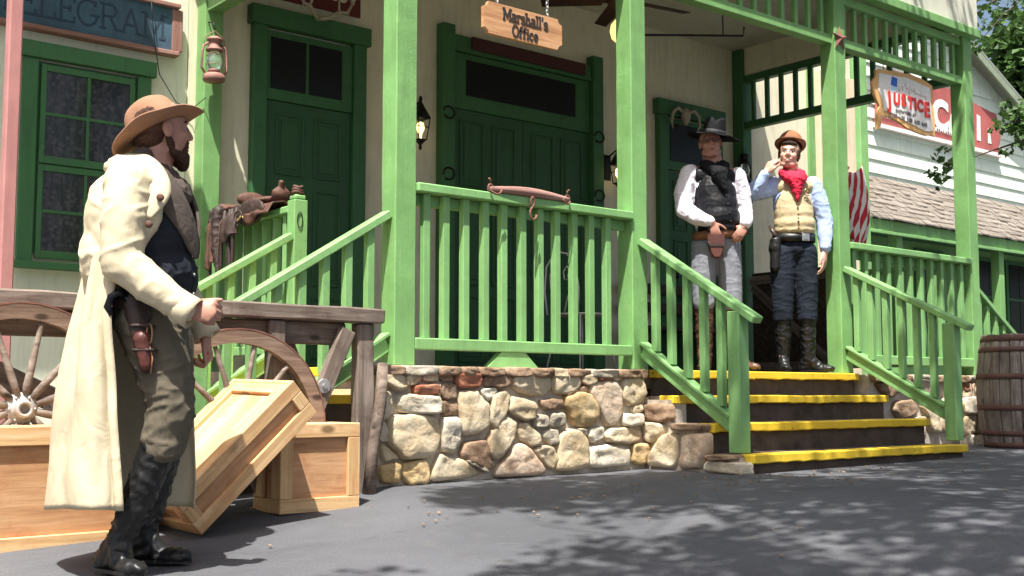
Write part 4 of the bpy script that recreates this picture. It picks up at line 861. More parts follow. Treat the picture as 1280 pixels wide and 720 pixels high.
def wheel(cx, cy, cz, Rr, a0=0, span=360, tilt=0):
    """wheel lying in the XZ plane"""
    w = bpy.data.objects.new('wheel', None); COL.objects.link(w); w.location = (cx, cy, cz); w.rotation_euler = (tilt, 0, 0); setpar(w, wg)
    bm = bmesh.new(); n = 48; m = int(n * span / 360)
    prof = [(Rr - .062, -.022), (Rr, -.026), (Rr, .026), (Rr - .062, .022)]
    rings = []
    for i in range(m + (0 if span == 360 else 1)):
        a = R(a0) + 2 * pi * i / n; j = noise.noise(V((a * 3, Rr, 0))) * .004
        rings.append([bm.verts.new(((r + j) * cos(a), d, (r + j) * sin(a))) for r, d in prof])
    for i in range(m):
        A = rings[i]; B = rings[(i + 1) % len(rings)]
        for k in range(4): bm.faces.new((A[k], A[(k + 1) % 4], B[(k + 1) % 4], B[k]))
    if span != 360: bm.faces.new(rings[0][::-1]); bm.faces.new(rings[-1])
    T = Matrix.Translation((cx, cy, cz)) @ Matrix.Rotation(tilt, 4, 'X')
    bmobj('rim', bm, rimwood, w, T)
    if span == 360:
        bm = bmesh.new(); rings = []
        for i in range(n):
            a = 2 * pi * i / n; rings.append([bm.verts.new((r * cos(a), d, r * sin(a))) for r, d in ((Rr + .0015, -.027), (Rr + .008, -.027), (Rr + .008, .027), (Rr + .0015, .027))])
        for i in range(n):
            A = rings[i]; B = rings[(i + 1) % n]
            for k in range(4): bm.faces.new((A[k], A[(k + 1) % 4], B[(k + 1) % 4], B[k]))
        bmobj('tyre', bm, M['rust'], w, T)
    for k in range(12):
        a = R(15 + 30 * k + 3); 
        if span != 360 and not (a0 <= (math.degrees(a) % 360) <= a0 + span): continue
        bm = bmesh.new(); P = [V((q * cos(a), -.03 + .03 * (q / Rr), q * sin(a))) for q in (.06, .10, .18, Rr * .6, Rr - .08, Rr - .058)]
        tube(bm, P, .014, 8, rr=[.015, .017, .016, .013, .012, .011])
        bmobj('spoke', bm, W_, w, T)
    bm = bmesh.new(); M3 = Matrix.Rotation(pi / 2, 4, 'X')
    lathe(bm, [(0, -.06), (.05, -.06), (.060, -.03), (.068, .0), (.068, .026), (.064, .032), (.040, .036), (.036, .070), (.034, .078), (.022, .078), (.022, .045), (0, .045)], 24, M3)
    for k in range(6): lathe(bm, [(0, .040), (.005, .039), (.006, .033)], 8, M3 @ Matrix.Translation((.052 * cos(k * pi / 3), .052 * sin(k * pi / 3), 0)))
    bmobj('hub', bm, M['hub'], w, T)
rimwood = wood('weathered_wheel_felloe', [(.10, .065, .045), (.22, .15, .11), (.34, .25, .19)], .85, 1.0)
wheel(-3.91, -.32, -.215, .435); wheel(-2.935, -.325, -.305, .45)
# leaning log beside the wall
bm = bmesh.new(); tube(bm, [V((-2.10, -.27, .0)), V((-2.12, -.29, -.2)), V((-2.17, -.30, -.42)), V((-2.20, -.31, -.66))], .03, 9, rr=[.028, .033, .03, .036])
for v in bm.verts: v.co += noise.noise_vector(v.co * 12) * .008
o = bmobj('wooden_stake', bm, M['weathered_v'], None); tag(o, 'rough split wooden stake leaning where the wagon meets the stone wall', 'stake')
# ---------------------------------------------------------------- crates
def crate(name, lab, L, W, Hh, mw, fr=.075, th=.02, slats='panel'):
    """local box 0..L x 0..W x 0..Hh, framed panels on all sides"""
    t = bpy.data.objects.new(name, None); COL.objects.link(t); l, q, s = mw.decompose(); t.location = l; t.rotation_euler = q.to_euler(); tag(t, lab, 'crate', 'pine crates around the wagon')
    def pc(nm_, lo, hi, mat, ax=0):
        c = V([(lo[i] + hi[i]) / 2 for i in range(3)]); e = [(hi[i] - lo[i]) / 2 for i in range(3)]
        bm = bmesh.new(); rot = Matrix()
        if ax == 1: rot = Matrix.Rotation(pi / 2, 4, 'Z'); e = [e[1], e[0], e[2]]
        if ax == 2: rot = Matrix.Rotation(-pi / 2, 4, 'Y'); e = [e[2], e[1], e[0]]
        addbox(bm, [-x for x in e], e, .003)
        bmobj(nm_, bm, M[mat], t, mw @ Matrix.Translation(c) @ rot)
    k = .0; i_ = th
    # recessed panels
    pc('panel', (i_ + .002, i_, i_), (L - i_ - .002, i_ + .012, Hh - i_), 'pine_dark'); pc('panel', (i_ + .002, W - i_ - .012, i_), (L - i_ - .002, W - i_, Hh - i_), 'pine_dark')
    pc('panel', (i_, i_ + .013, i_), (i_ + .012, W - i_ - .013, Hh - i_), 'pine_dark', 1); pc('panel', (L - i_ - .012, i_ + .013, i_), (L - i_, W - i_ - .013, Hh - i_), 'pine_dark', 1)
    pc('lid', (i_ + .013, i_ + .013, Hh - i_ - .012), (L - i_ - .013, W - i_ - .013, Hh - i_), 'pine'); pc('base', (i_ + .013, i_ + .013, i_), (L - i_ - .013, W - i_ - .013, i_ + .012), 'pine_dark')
    g = .0005
    for y0, y1 in ((0, th), (W - th, W)):          # long side frames
        pc('frame_board', (0, y0, 0), (L, y1, fr), 'pine'); pc('frame_board', (0, y0, Hh - fr), (L, y1, Hh), 'pine')
        pc('frame_board', (0, y0, fr + g), (fr, y1, Hh - fr - g), 'pine', 2); pc('frame_board', (L - fr, y0, fr + g), (L, y1, Hh - fr - g), 'pine', 2)
    for x0, x1 in ((0, th), (L - th, L)):
        pc('frame_board', (x0, th + g, 0), (x1, W - th - g, fr), 'pine', 1); pc('frame_board', (x0, th + g, Hh - fr), (x1, W - th - g, Hh), 'pine', 1)
        pc('frame_board', (x0, th + g, fr + g), (x1, th + fr, Hh - fr - g), 'pine', 2); pc('frame_board', (x0, W - th - fr, fr + g), (x1, W - th - g, Hh - fr - g), 'pine', 2)
    for z0, z1 in ((Hh - th - .001, Hh - .001), (.001, th)):
        pc('frame_board', (th + g, th + g, z0), (L - th - g, th + fr, z1), 'pine'); pc('frame_board', (th + g, W - th - fr, z0), (L - th - g, W - th - g, z1), 'pine')
        pc('frame_board', (th + g, th + fr + g, z0), (th + fr, W - th - fr - g, z1), 'pine', 1); pc('frame_board', (L - th - fr, th + fr + g, z0), (L - th - g, W - th - fr - g, z1), 'pine', 1)
    return t
crate('small_crate', 'small upright pine crate propping the tilted crate, next to the stone wall', .42, .26, .405, Matrix.Translation((-2.845, -.585, -.695)), .065)
ang = atan2(.48, .53)
crate('tilted_crate', 'long pine crate tilted steeply with one end resting on the small crate', .73, .50, .19, Matrix.Translation((-3.335, -.845, -.725)) @ Matrix.Rotation(R(3), 4, 'Z') @ Matrix.Rotation(-ang, 4, 'Y') @ Matrix.Rotation(R(2), 4, 'X'), .06)
crate('long_crate', 'long low pine crate lying on the asphalt in front of the left wagon wheel', 1.25, .26, .50, Matrix.Translation((-4.72, -.63, -.78)), .075)
# ---------------------------------------------------------------- barrel
bx, by, bz = 3.70, -.66, ground_z(3.7, -.6) - .005
t = thing('barrel', 'large weathered grey wooden barrel with rusty hoops at the right edge beside the steps', 'barrel', (bx, by, bz))
BH = .90
def br(z): u = z / BH * 2 - 1; return .325 - .055 * u * u
bm = bmesh.new(); ns = 24
for k in range(ns):
    a0 = 2 * pi * k / ns + .008; a1 = 2 * pi * (k + 1) / ns - .008; dz = random.uniform(-.006, .004); dr = random.uniform(-.003, .003); rows = []
    for i in range(13):
        z = BH * i / 12; r = br(z) + dr; rows.append([bm.verts.new((q * cos(a), q * sin(a), z + (dz if i in (0, 12) else 0))) for a, q in ((a0, r - .004), (a0 + .02, r), ((a0 + a1) / 2, r + .001), (a1 - .02, r), (a1, r - .004), (a1, r - .03), (a0, r - .03))])
    for A, B in zip(rows[:-1], rows[1:]):
        for j in range(7): bm.faces.new((A[j], A[(j + 1) % 7], B[(j + 1) % 7], B[j]))
    bm.faces.new(rows[0][::-1]); bm.faces.new(rows[-1])
bmobj('staves', bm, M['barrelwood'], t, Matrix.Translation((bx, by, bz)))
for (za, zb_) in ((.845, .893), (.76, .80), (.545, .59), (.30, .345), (.10, .14), (.005, .05)):
    latheobj('hoop', [(br(za) - .002, za), (br(za) + .005, za), (br(zb_) + .005, zb_), (br(zb_) - .002, zb_)], M['hoop'], t, Matrix.Translation((bx, by, bz)), 40)
latheobj('lid', [(0, .865), (.25, .865), (.25, .88), (0, .882)], M['pine_dark'], t, Matrix.Translation((bx, by, bz)), 30)
latheobj('lid', [(0, .02), (.25, .02), (.25, .04), (0, .04)], M['barrelwood'], t, Matrix.Translation((bx, by, bz)), 30)
# ---------------------------------------------------------------- wire chair
t = thing('wire_chair', 'white scrolled wire chair standing on the porch behind the front railing', 'chair', (.55, 1.0, 0))
cx, cy = .58, 1.12; bm = bmesh.new()
seatpts = [V((cx + .19 * cos(a), cy + .19 * sin(a), .44)) for a in [2 * pi * i / 20 for i in range(20)]]
b3 = bmesh.new(); tube(b3, seatpts, .008, 6, True); lathe(b3, [(0, .438), (.185, .438), (.185, .444), (0, .446)], 24, Matrix.Translation((cx, cy, 0))); bmobj('seat', b3, M['whitewire'], t)
for sx_, sy_ in ((-1, -1), (1, -1), (-1, 1), (1, 1)):
    tubeobj('leg', [V((cx + sx_ * .13, cy + sy_ * .13, .44)), V((cx + sx_ * .15, cy + sy_ * .15, .25)), V((cx + sx_ * .19, cy + sy_ * .19, .0))], .007, M['whitewire'], t, 6)
b3 = bmesh.new(); bxk = cx - .19
def bk(y, z): return V((bxk - .05 * (z - .44), cy + y, z))
tube(b3, [bk(-.17, .44), bk(-.19, .62), bk(-.16, .80), bk(-.08, .88), bk(0, .90), bk(.08, .88), bk(.16, .80), bk(.19, .62), bk(.17, .44)], .007, 6)
for s in (-1, 1):
    tube(b3, [bk(s * .02, .44), bk(s * .06, .55), bk(s * .12, .64), bk(s * .12, .74), bk(s * .07, .79), bk(s * .03, .75), bk(s * .04, .69), bk(s * .08, .69), bk(s * .08, .73)], .005, 6)
bmobj('backrest', b3, M['whitewire'], t)
# dark bench + barrel stand behind the men
t = thing('bench', 'dark wooden bench against the porch wall behind the marshal', 'bench', (2.6, 2.2, 0))
box('seat', (2.3, 2.1, .43), (3.6, 2.45, .47), M['darkwood'], t)
for x in (2.36, 3.5): 
    for y in (2.14, 2.4): box('leg', (x, y, 0), (x + .06, y + .05, .428), M['darkwood'], t)
for z in (.62, .8): box('backrest', (2.3, 2.43, z), (3.6, 2.46, z + .1), M['darkwood'], t)
t = thing('wooden_gate', 'low weathered plank gate with crossed boards at the right end of the porch', 'gate', (4.1, 1.9, 0))
for k in range(5): y = 1.42 + .19 * k; box('board', (XD - .03, y, .03), (XD, y + .18, 1.08), M['darkwood'], t)
beam('crosspiece', (XD - .045, 1.42, 1.0), (XD - .045, 2.37, 1.0), .03, .09, M['weathered_v'], t); beam('crosspiece', (XD - .045, 1.42, .12), (XD - .045, 2.37, .12), .03, .09, M['weathered_v'], t)
beam('crosspiece', (XD - .048, 1.45, .18), (XD - .048, 2.34, .94), .03, .08, M['weathered_v'], t)
# green railing on the right end, seen past the men
r5 = thing('porch_railing', 'green railing at the right end of the porch behind the man in the tan vest', 'railing', (XD, .7, 0))
box('top_rail', (XD - .045, H + .002, .965), (XD + .045, 1.40, 1.01), M['green_rail'], r5); box('bottom_rail', (XD - .03, H + .002, .09), (XD + .03, 1.40, .15), M['green_rail'], r5)
for i in range(9): bal(XD, .17 + .14 * i, .151, .964, r5)
# ---------------------------------------------------------------- justice sign (hangs below the frieze)
t = thing('hanging_sign', 'scroll edged white and tan sign reading JUSTICE in red with showtimes, under the frieze', 'sign', (3.25, .03, 2.3))
def wav(P, amp, n, seed):
    out = []
    for (a, b_) in zip(P[:-1], P[1:]):
        for i in range(n):
            x = a[0] + (b_[0] - a[0]) * i / n; z = a[1] + (b_[1] - a[1]) * i / n
            out.append((x + noise.noise(V((x * 9, z * 9, seed))) * amp, z + noise.noise(V((x * 9, z * 9, seed + 5))) * amp))
    return out
outl = [(2.86, 2.50), (2.98, 2.515), (3.2, 2.53), (3.35, 2.545), (3.5, 2.535), (3.64, 2.52), (3.70, 2.50), (3.705, 2.36), (3.73, 2.22), (3.725, 2.06), (3.60, 2.05), (3.42, 2.055), (3.22, 2.09), (3.05, 2.13), (2.93, 2.12), (2.90, 2.02), (2.84, 2.0), (2.86, 2.1), (2.90, 2.2), (2.83, 2.28), (2.80, 2.37), (2.86, 2.45), (2.86, 2.50)]
O = wav(outl[:-1] + [outl[0]], .010, 3, 3)
bm = bmesh.new(); plate(bm, O, .02); bmobj('backing', bm, M['torn'], t, Matrix.Translation((0, .02, 0)))
inn = [(2.90, 2.47), (3.3, 2.50), (3.66, 2.475), (3.665, 2.3), (3.69, 2.10), (3.55, 2.085), (3.25, 2.13), (3.05, 2.17), (2.95, 2.17), (2.93, 2.26), (2.88, 2.33), (2.90, 2.47)]
bm = bmesh.new(); plate(bm, wav(inn, .008, 3, 8), .004); bmobj('face', bm, M['signwhite'], t, Matrix.Translation((0, .0155, 0)))
bm = bmesh.new(); plate(bm, [(3.06, 2.40), (3.15, 2.395), (3.16, 2.47), (3.08, 2.475)], .002); bmobj('emblem', bm, M['sblue'], t, Matrix.Translation((0, .013, 0)))
bm = bmesh.new(); plate(bm, [(3.07, 2.345), (3.13, 2.35), (3.15, 2.392), (3.06, 2.397)], .002); bmobj('emblem', bm, M['slight'], t, Matrix.Translation((0, .013, 0)))
pj = plain('pale_grey_title_lettering', (.74, .71, .71), .7)
bm = bmesh.new(); rnz = random.Random(4)
for i in range(15):
    xx = 3.17 + i * .028; zz = 2.385 + rnz.uniform(-.02, .03); tube(bm, [V((xx, .013, zz)), V((xx + rnz.uniform(.0, .03), .013, zz + rnz.uniform(.02, .05))), V((xx + rnz.uniform(.01, .04), .013, zz + rnz.uniform(-.02, .03)))], .004, 5)
bmobj('title_marks', bm, pj, t)
x = 3.035
for i, (ch, dz, sc) in enumerate(zip('JUSTICE', (-.02, 0, .005, .0, .0, .0, -.02), (1.35, 1, 1.05, 1, 1, 1, 1.3))):
    o = textobj('lettering', ch, .135 * sc, Matrix.Translation((x, .0120 - i * .0001, 2.285 + dz)) @ WALLTXT @ Matrix.Rotation(R((-1) ** i * 3), 4, 'Z'), M['sred'], t, .0015, off=.008); x += .104 if ch not in 'I' and 'JUSTICE'[min(i + 1, 6)] != 'I' else .072
textobj('lettering', 'SHOWTIMES AT', .042, Matrix.Translation((3.27, .0125, 2.193)) @ WALLTXT, M['sgrey'], t, .001, off=.0008)
textobj('lettering', '12:00  1:30  3:00  5:00  6:45', .05, Matrix.Translation((3.31, .0125, 2.14)) @ WALLTXT @ Matrix.Rotation(R(-1.2), 4, 'Z'), M['sgrey'], t, .001, off=.001)
for x in (2.98, 3.6): tubeobj('hanger', [V((x, .03, 2.52)), V((x, .03, 2.575))], .004, M['iron'], t, 6)
# ---------------------------------------------------------------- neighbouring building
NY = 4.2
M['barge'] = paint('grey_green_bargeboard_paint', (.26, .32, .22), .7)
nb = thing('neighbour_building', 'pale green clapboard building with a gable roof and shingled porch roof to the right', 'building', (12, 5, -.6))
def clap(name, x0, x1, ztop, z0=-.6):
    bm = bmesh.new(); z = z0; e = .20
    while True:
        zt_ = lambda x: ztop(x)
        xa, xb = x0, x1
        # trim row by the gable line
        xs = [x0 + (x1 - x0) * i / 120 for i in range(121)]; ok = [x for x in xs if ztop(x) > z + e * .5]
        if not ok: break
        xa, xb = ok[0], ok[-1]
        v = [bm.verts.new(q) for q in ((xa, NY - .028, z), (xb, NY - .028, z), (xb, NY - .006, z + e + .01), (xa, NY - .006, z + e + .01), (xa, NY, z), (xb, NY, z))]
        bm.faces.new((v[0], v[1], v[2], v[3])); bm.faces.new((v[0], v[4], v[5], v[1])); z += e
    return bmobj(name, bm, M['siding'], nb)
GX, GZ = 10.3, 5.72       # gable peak; right eave line through (11.97,5.16) and (13.2,4.64)
gt = lambda x: GZ - .46 * abs(x - GX) if x > 7.2 else 4.67
clap('siding', 5.6, 17, gt)
box('wall', (5.5, NY, -.6), (17, NY + .2, 3.2), M['siding'], nb, 0)
bm = bmesh.new(); plate(bm, [(5.5, 3.2), (17, 3.2), (17, gt(17) if gt(17) > 3.2 else 3.21), (GX, GZ), (7.2, 4.67), (5.5, 4.67)], .2); bmobj('gable', bm, M['siding'], nb, Matrix.Translation((0, NY, 0)))
beam('bargeboard', (GX, NY - .25, GZ + .08), (17.5, NY - .25, GZ + .08 - .46 * 7.2), .04, .12, M['barge'], nb)
beam('bargeboard', (GX, NY - .25, GZ + .08), (6.5, NY - .25, GZ + .08 - .46 * 3.8), .04, .12, M['barge'], nb)
shing = wood('weathered_cedar_shingles', [(.10, .083, .068), (.185, .16, .135), (.29, .26, .225)], .9, .7, knots=False)
bm = bmesh.new(); plate(bm, [(0, 0), (8, -3.68), (8, -3.63), (0, .05)], 3.6); bmobj('roof', bm, plain('grey_green_roof_edge', (.22, .25, .20), .8), nb, Matrix.Translation((GX, NY - .27, GZ + .15)))
# shingled porch roof
bm = bmesh.new(); rows = 9; random.seed(5)
za, ya, zb_, yb_ = 2.93, NY - .03, 2.13, 3.27
for r_ in range(rows):
    f0 = r_ / rows; f1 = (r_ + 1.25) / rows
    x = 7.0 + random.uniform(0, .1)
    while x < 17:
        w = random.uniform(.09, .2); jz = random.uniform(0, .012); jy = random.uniform(-.02, .02)
        y0, z0 = ya + (yb_ - ya) * f0, za + (zb_ - za) * f0; y1, z1 = ya + (yb_ - ya) * f1 + jy, za + (zb_ - za) * f1 + .022 + jz
        q = [(x + .004, y0, z0 + .012), (x + w - .004, y0, z0 + .012), (x + w - .004, y1, z1), (x + .004, y1, z1)]
        v = [bm.verts.new(p_) for p_ in q] + [bm.verts.new((p_[0], p_[1], p_[2] - .02)) for p_ in q]
        bm.faces.new(v[:4]); bm.faces.new((v[3], v[2], v[6], v[7])); bm.faces.new((v[0], v[3], v[7], v[4])); bm.faces.new((v[2], v[1], v[5], v[6])); x += w
bmobj('porch_roof', bm, shing, nb)
box('eave_board', (6.9, yb_ + .03, 1.93), (17, yb_ + .07, 2.115), M['green'], nb)
box('eave_trim', (6.9, yb_ - .0, 1.925), (17, yb_ + .028, 1.965), M['green_rail'], nb)
box('soffit', (6.9, yb_ + .08, 2.09), (17, NY - .03, 2.11), M['green_dark'], nb, 0)
box('lower_wall', (6.9, NY - .05, -.6), (17, NY - .032, 2.085), M['green'], nb, 0)
for x0 in (10.1, 11.75, 12.7, 14.0):
    w = bpy.data.objects.new('window', None); COL.objects.link(w); w.location = (x0, NY, 1.4); setpar(w, nb)
    box('frame', (x0 - .08, NY - .09, .75), (x0 + .68, NY - .052, 1.98), M['green_dark'], w)
    for a in (0, .31):
        for z in (.80, 1.38): box('pane', (x0 + a, NY - .1, z), (x0 + a + .28, NY - .092, z + .54), M['glass'], w, 0)
for x in (8.35, 11.0, 14.0): box('post', (x, yb_ + .09, -.6), (x + .14, yb_ + .22, 2.085), M['green'], nb)
# tall thin post standing before its left corner
o = box('timber_post', (6.95, 2.93, -.6), (7.12, 3.07, 4.3), M['green_rail'], None, .01); tag(o, 'tall green timber post in the gap between the porch and the neighbouring building', 'post')
# bakery style sign
t = thing('wall_sign', 'long faded red sign with large white letters CA on the neighbouring clapboard wall', 'sign', (10.6, NY, 4))
sg = [(9.13, 3.72), (11.2, 3.72), (12.5, 3.72), (12.62, 4.0), (12.5, 4.35), (11.9, 4.42), (11.2, 4.54), (9.2, 4.52)]
bm = bmesh.new(); plate(bm, sg, .05); bmobj('board', bm, M['signred'], t, Matrix.Translation((0, NY - .09, 0)))
bm = bmesh.new(); plate(bm, [(11.86, 3.84), (11.97, 3.84), (11.98, 4.24), (11.88, 4.26)], .004); plate(bm, [(12.2, 3.84), (12.30, 3.84), (12.27, 4.0), (12.21, 4.08)], .004); bmobj('lettering', bm, M['signwhite'], t, Matrix.Translation((0, NY - .096, 0)))
bm = bmesh.new(); addbox(bm, (9.1, NY - .10, 3.66), (12.62, NY - .03, 3.718)); bmobj('edge', bm, M['signwhite'], t)
textobj('lettering', 'CA', .62, Matrix.Translation((11.02, NY - .095, 4.06)) @ WALLTXT, M['signwhite'], t, .003, off=.03)
bm = bmesh.new()
for i in range(28):
    x = 9.25 + i * .085 + .02 * sin(i * 2); tube(bm, [V((x + .028 * cos(a), NY - .095, 3.84 - .012 * i / 28 + .04 * sin(a))) for a in [R(-40 + 260 * j / 7) for j in range(8)]], .009, 5)
bmobj('lettering', bm, M['signwhite'], t)
bm = bmesh.new(); plate(bm, [(9.13, 4.25), (9.13, 4.5), (9.32, 4.5), (9.26, 4.3)], .004); bmobj('emblem', bm, M['signwhite'], t, Matrix.Translation((0, NY - .096, 0)))
# bunting poster
mp_, nt, b = nm('coloured_bunting_cloth'); v = coords(nt, (1, 1, 1)); vo = N(nt, 'ShaderNodeTexVoronoi'); vo.inputs['Scale'].default_value = 7; nt.links.new(v, vo.inputs['Vector'])
sp = N(nt, 'ShaderNodeSeparateColor'); nt.links.new(vo.outputs['Color'], sp.inputs[0])
c = ramp(nt, sp.outputs[0], [(.0, (.55, .05, .12)), (.25, (.75, .72, .75)), (.5, (.10, .15, .45)), (.75, (.60, .10, .30)), (1, (.35, .45, .7))]); nt.node_tree if 0 else None
nt.links.new(c, b.inputs['Base Color']); b.inputs['Roughness'].default_value = .8
t = thing('banner', 'narrow red, white and blue patterned banner hanging beyond the man in the tan vest', 'banner', (7.5, 4, 2.6))
bm = bmesh.new(); rows = []
for i in range(15):
    z = 3.55 - 1.75 * i / 14; rows.append([bm.verts.new((7.34 + .045 * k, NY - .12 + .02 * sin(k * 1.6 + z * 2), z)) for k in range(9)])
for A, B in zip(rows[:-1], rows[1:]):
    for k in range(8): bm.faces.new((A[k], A[k + 1], B[k + 1], B[k]))
r_ = bmesh.ops.extrude_face_region(bm, geom=bm.faces[:])
for v_ in [g for g in r_['geom'] if isinstance(g, bmesh.types.BMVert)]: v_.co.y += .006
bmobj('cloth', bm, mp_, t, smooth=True); tubeobj('pole', [V((7.3, NY - .12, 3.56)), V((7.75, NY - .12, 3.56))], .012, M['iron'], t)
box('backboard', (7.28, NY - .06, 1.7), (7.80, NY - .035, 3.6), plain('pale_blue_board', (.45, .6, .68), .7), t)
# flag
mf, nt, b = nm('striped_flag_cloth'); tc = N(nt, 'ShaderNodeTexCoord'); sx = N(nt, 'ShaderNodeSeparateXYZ'); nt.links.new(tc.outputs['UV'], sx.inputs[0])
m1 = N(nt, 'ShaderNodeMath', operation='MULTIPLY'); m1.inputs[1].default_value = 6.5; nt.links.new(sx.outputs[0], m1.inputs[0]); m2 = N(nt, 'ShaderNodeMath', operation='FRACT'); nt.links.new(m1.outputs[0], m2.inputs[0])
c = ramp(nt, m2.outputs[0], [(.0, (.50, .02, .035)), (.49, (.50, .02, .035)), (.51, (.75, .72, .68)), (1, (.75, .72, .68))])
nt.links.new(c, b.inputs['Base Color']); b.inputs['Roughness'].default_value = .8
t = thing('flag', 'red and white striped flag drooping beside the right middle post', 'flag', (4.9, 1.5, 1.7))
bm = bmesh.new(); uvl = bm.loops.layers.uv.new('UVMap'); rows = []; A_ = V((4.58, 1.55, 2.35))
for i in range(19):
    u = i / 18; rows.append([bm.verts.new((4.56 + .40 * (k / 12) * (.35 + .65 * sin(pi * min(1, u * .75 + .2))), 1.5 + .05 * sin(k * 1.7 + u * 3) * (.3 + u), 2.08 - .68 * u + .10 * (k / 12) * (1 - 2 * u) - .05 * sin(k / 12 * pi))) for k in range(13)])
for i, (A, B) in enumerate(zip(rows[:-1], rows[1:])):
    for k in range(12):
        f = bm.faces.new((A[k], A[k + 1], B[k + 1], B[k])); f.smooth = True
        for l_, (kk, ii) in zip(f.loops, ((k, i), (k + 1, i), (k + 1, i + 1), (k, i + 1))): l_[uvl].uv = (kk / 12 + .45 * ii / 18, ii / 18)
r_ = bmesh.ops.extrude_face_region(bm, geom=bm.faces[:])
for v_ in [g for g in r_['geom'] if isinstance(g, bmesh.types.BMVert)]: v_.co.y += .004
bmobj('cloth', bm, mf, t)
tubeobj('pole', [V((4.30, 1.5, 1.80)), V((4.60, 1.5, 2.12))], .012, M['pine_dark'], t)
# ---------------------------------------------------------------- people
def skinmat(name, col, lips=None):
    m, nt, b = nm(name); v = coords(nt); f = noi(nt, v, 14, 5, .6)
    c = ramp(nt, f, [(.3, [x * .86 for x in col]), (.7, [min(1, x * 1.1) for x in col])])
    nt.links.new(c, b.inputs['Base Color']); b.inputs['Roughness'].default_value = .5; b.inputs['Subsurface Weight'].default_value = .12
    b.inputs['Subsurface Radius'].default_value = (.012, .005, .003); b.inputs['Subsurface Scale'].default_value = .5
    bump(nt, b, noi(nt, v, 90, 4, .6), .25, .002); return m
hairm = cloth('dark_brown_hair', (.035, .02, .013), .4, .6, .8, 30, 200)
beardm = cloth('reddish_brown_beard', (.06, .028, .017), .4, .7, .8, 40, 200)
eyew = plain('eye_white', (.26, .22, .20), .4); eyed = plain('dark_iris', (.02, .013, .01), .15)
lipm = plain('lips', (.36, .12, .10), .45)
teeth = plain('teeth', (.75, .72, .66), .3)
def head_prims(Mh):
    h = lambda *a: tuple(Mh @ V(a)); rt = Mh.to_3x3().to_4x4(); P = []
    E_ = lambda c, r: P.append(('e', h(*c), r, rt)); C_ = lambda a, b_, r1, r2: P.append(('c', h(*a), h(*b_), r1, r2))
    E_((-.012, 0, .035), (.097, .076, .088)); E_((.020, 0, -.020), (.068, .062, .090)); E_((.043, 0, -.088), (.036, .040, .027))
    for s in (-1, 1):
        E_((.052, s * .036, -.022), (.028, .026, .028)); E_((-.004, s * .077, -.004), (.021, .009, .032)); E_((.090, s * .012, -.027), (.011, .009, .008)); C_((.0775, s * .022, .0145), (.0765, s * .040, .0130), .0055, .0055); C_((.0765, s * .022, -.004), (.0755, s * .040, -.004), .005, .005); C_((.02, s * .05, -.07), (.05, s * .02, -.095), .022, .018)
    C_((.082, 0, .022), (.100, 0, -.020), .009, .0125); C_((.076, -.032, .028), (.076, .032, .028), .012, .012)
    C_((.080, -.018, -.056), (.080, .018, -.056), .008, .008); C_((.077, -.014, -.068), (.077, .014, -.068), .009, .009)
    return P
def head_post(Mh):
    I = Mh.inverted(); ey = [V((.086, s * .031, .005)) for s in (-1, 1)]; mo = V((.09, 0, -.062))
    def f(co, n):
        q = I @ co
        for e in ey:
            d = (q - e).length
            if d < .026: co = co - n * .009 * (1 - d / .026)
        if abs(q.z + .062) < .0035 and abs(q.y) < .022 and q.x > .06: co = co - n * .004
        return co
    return f
def face_parts(par, Mh, Tm, mouth_open=False, brows=True):
    for s in (-1, 1):
        T = Tm @ Mh @ Matrix.Translation((.0700, s * .031, .0055))
        e = latheobj('eye', [(0, -.0105), (.0055, -.009), (.009, -.005), (.0105, 0), (.009, .005), (.0055, .009), (0, .0105)], eyew, par, T, 12)
        bm = bmesh.new(); bmesh.ops.create_uvsphere(bm, u_segments=10, v_segments=8, radius=.0062); 
        for v in bm.verts: v.co.x *= .45
        bmobj('iris', bm, eyed, e, T @ Matrix.Translation((.0090, 0, 0)), True)
        bm = bmesh.new(); pts = [Mh @ V((.086 - .012 * abs(t) - .004, s * (.031 + .017 * t), .034 - .005 * t * t)) for t in (-1, -.5, 0, .5, 1)]
        tube(bm, pts, .0042, 6); bmobj('eyebrow', bm, hairm, par, Tm, True)
    bm = bmesh.new(); tube(bm, [Mh @ V((.0895 - .012 * t * t, t * .021, -.058 + .003 * t * t + (.006 * t * t if mouth_open else 0))) for t in (-1, -.6, -.2, .2, .6, 1)], .0045, 6, rr=[.002, .004, .0045, .0045, .004, .002])
    tube(bm, [Mh @ V((.087 - .012 * t * t, t * .019, -.069 + .004 * t * t - (.006 if mouth_open else 0))) for t in (-1, -.6, -.2, .2, .6, 1)], .005, 6, rr=[.002, .0045, .005, .005, .0045, .002])
    bmobj('lips', bm, lipm, par, Tm, True)
    if mouth_open:
        bm = bmesh.new(); tube(bm, [Mh @ V((.0885 - .012 * t * t, t * .015, -.064)) for t in (-1, -.5, 0, .5, 1)], .0045, 6); bmobj('teeth', bm, teeth, par, Tm, True)
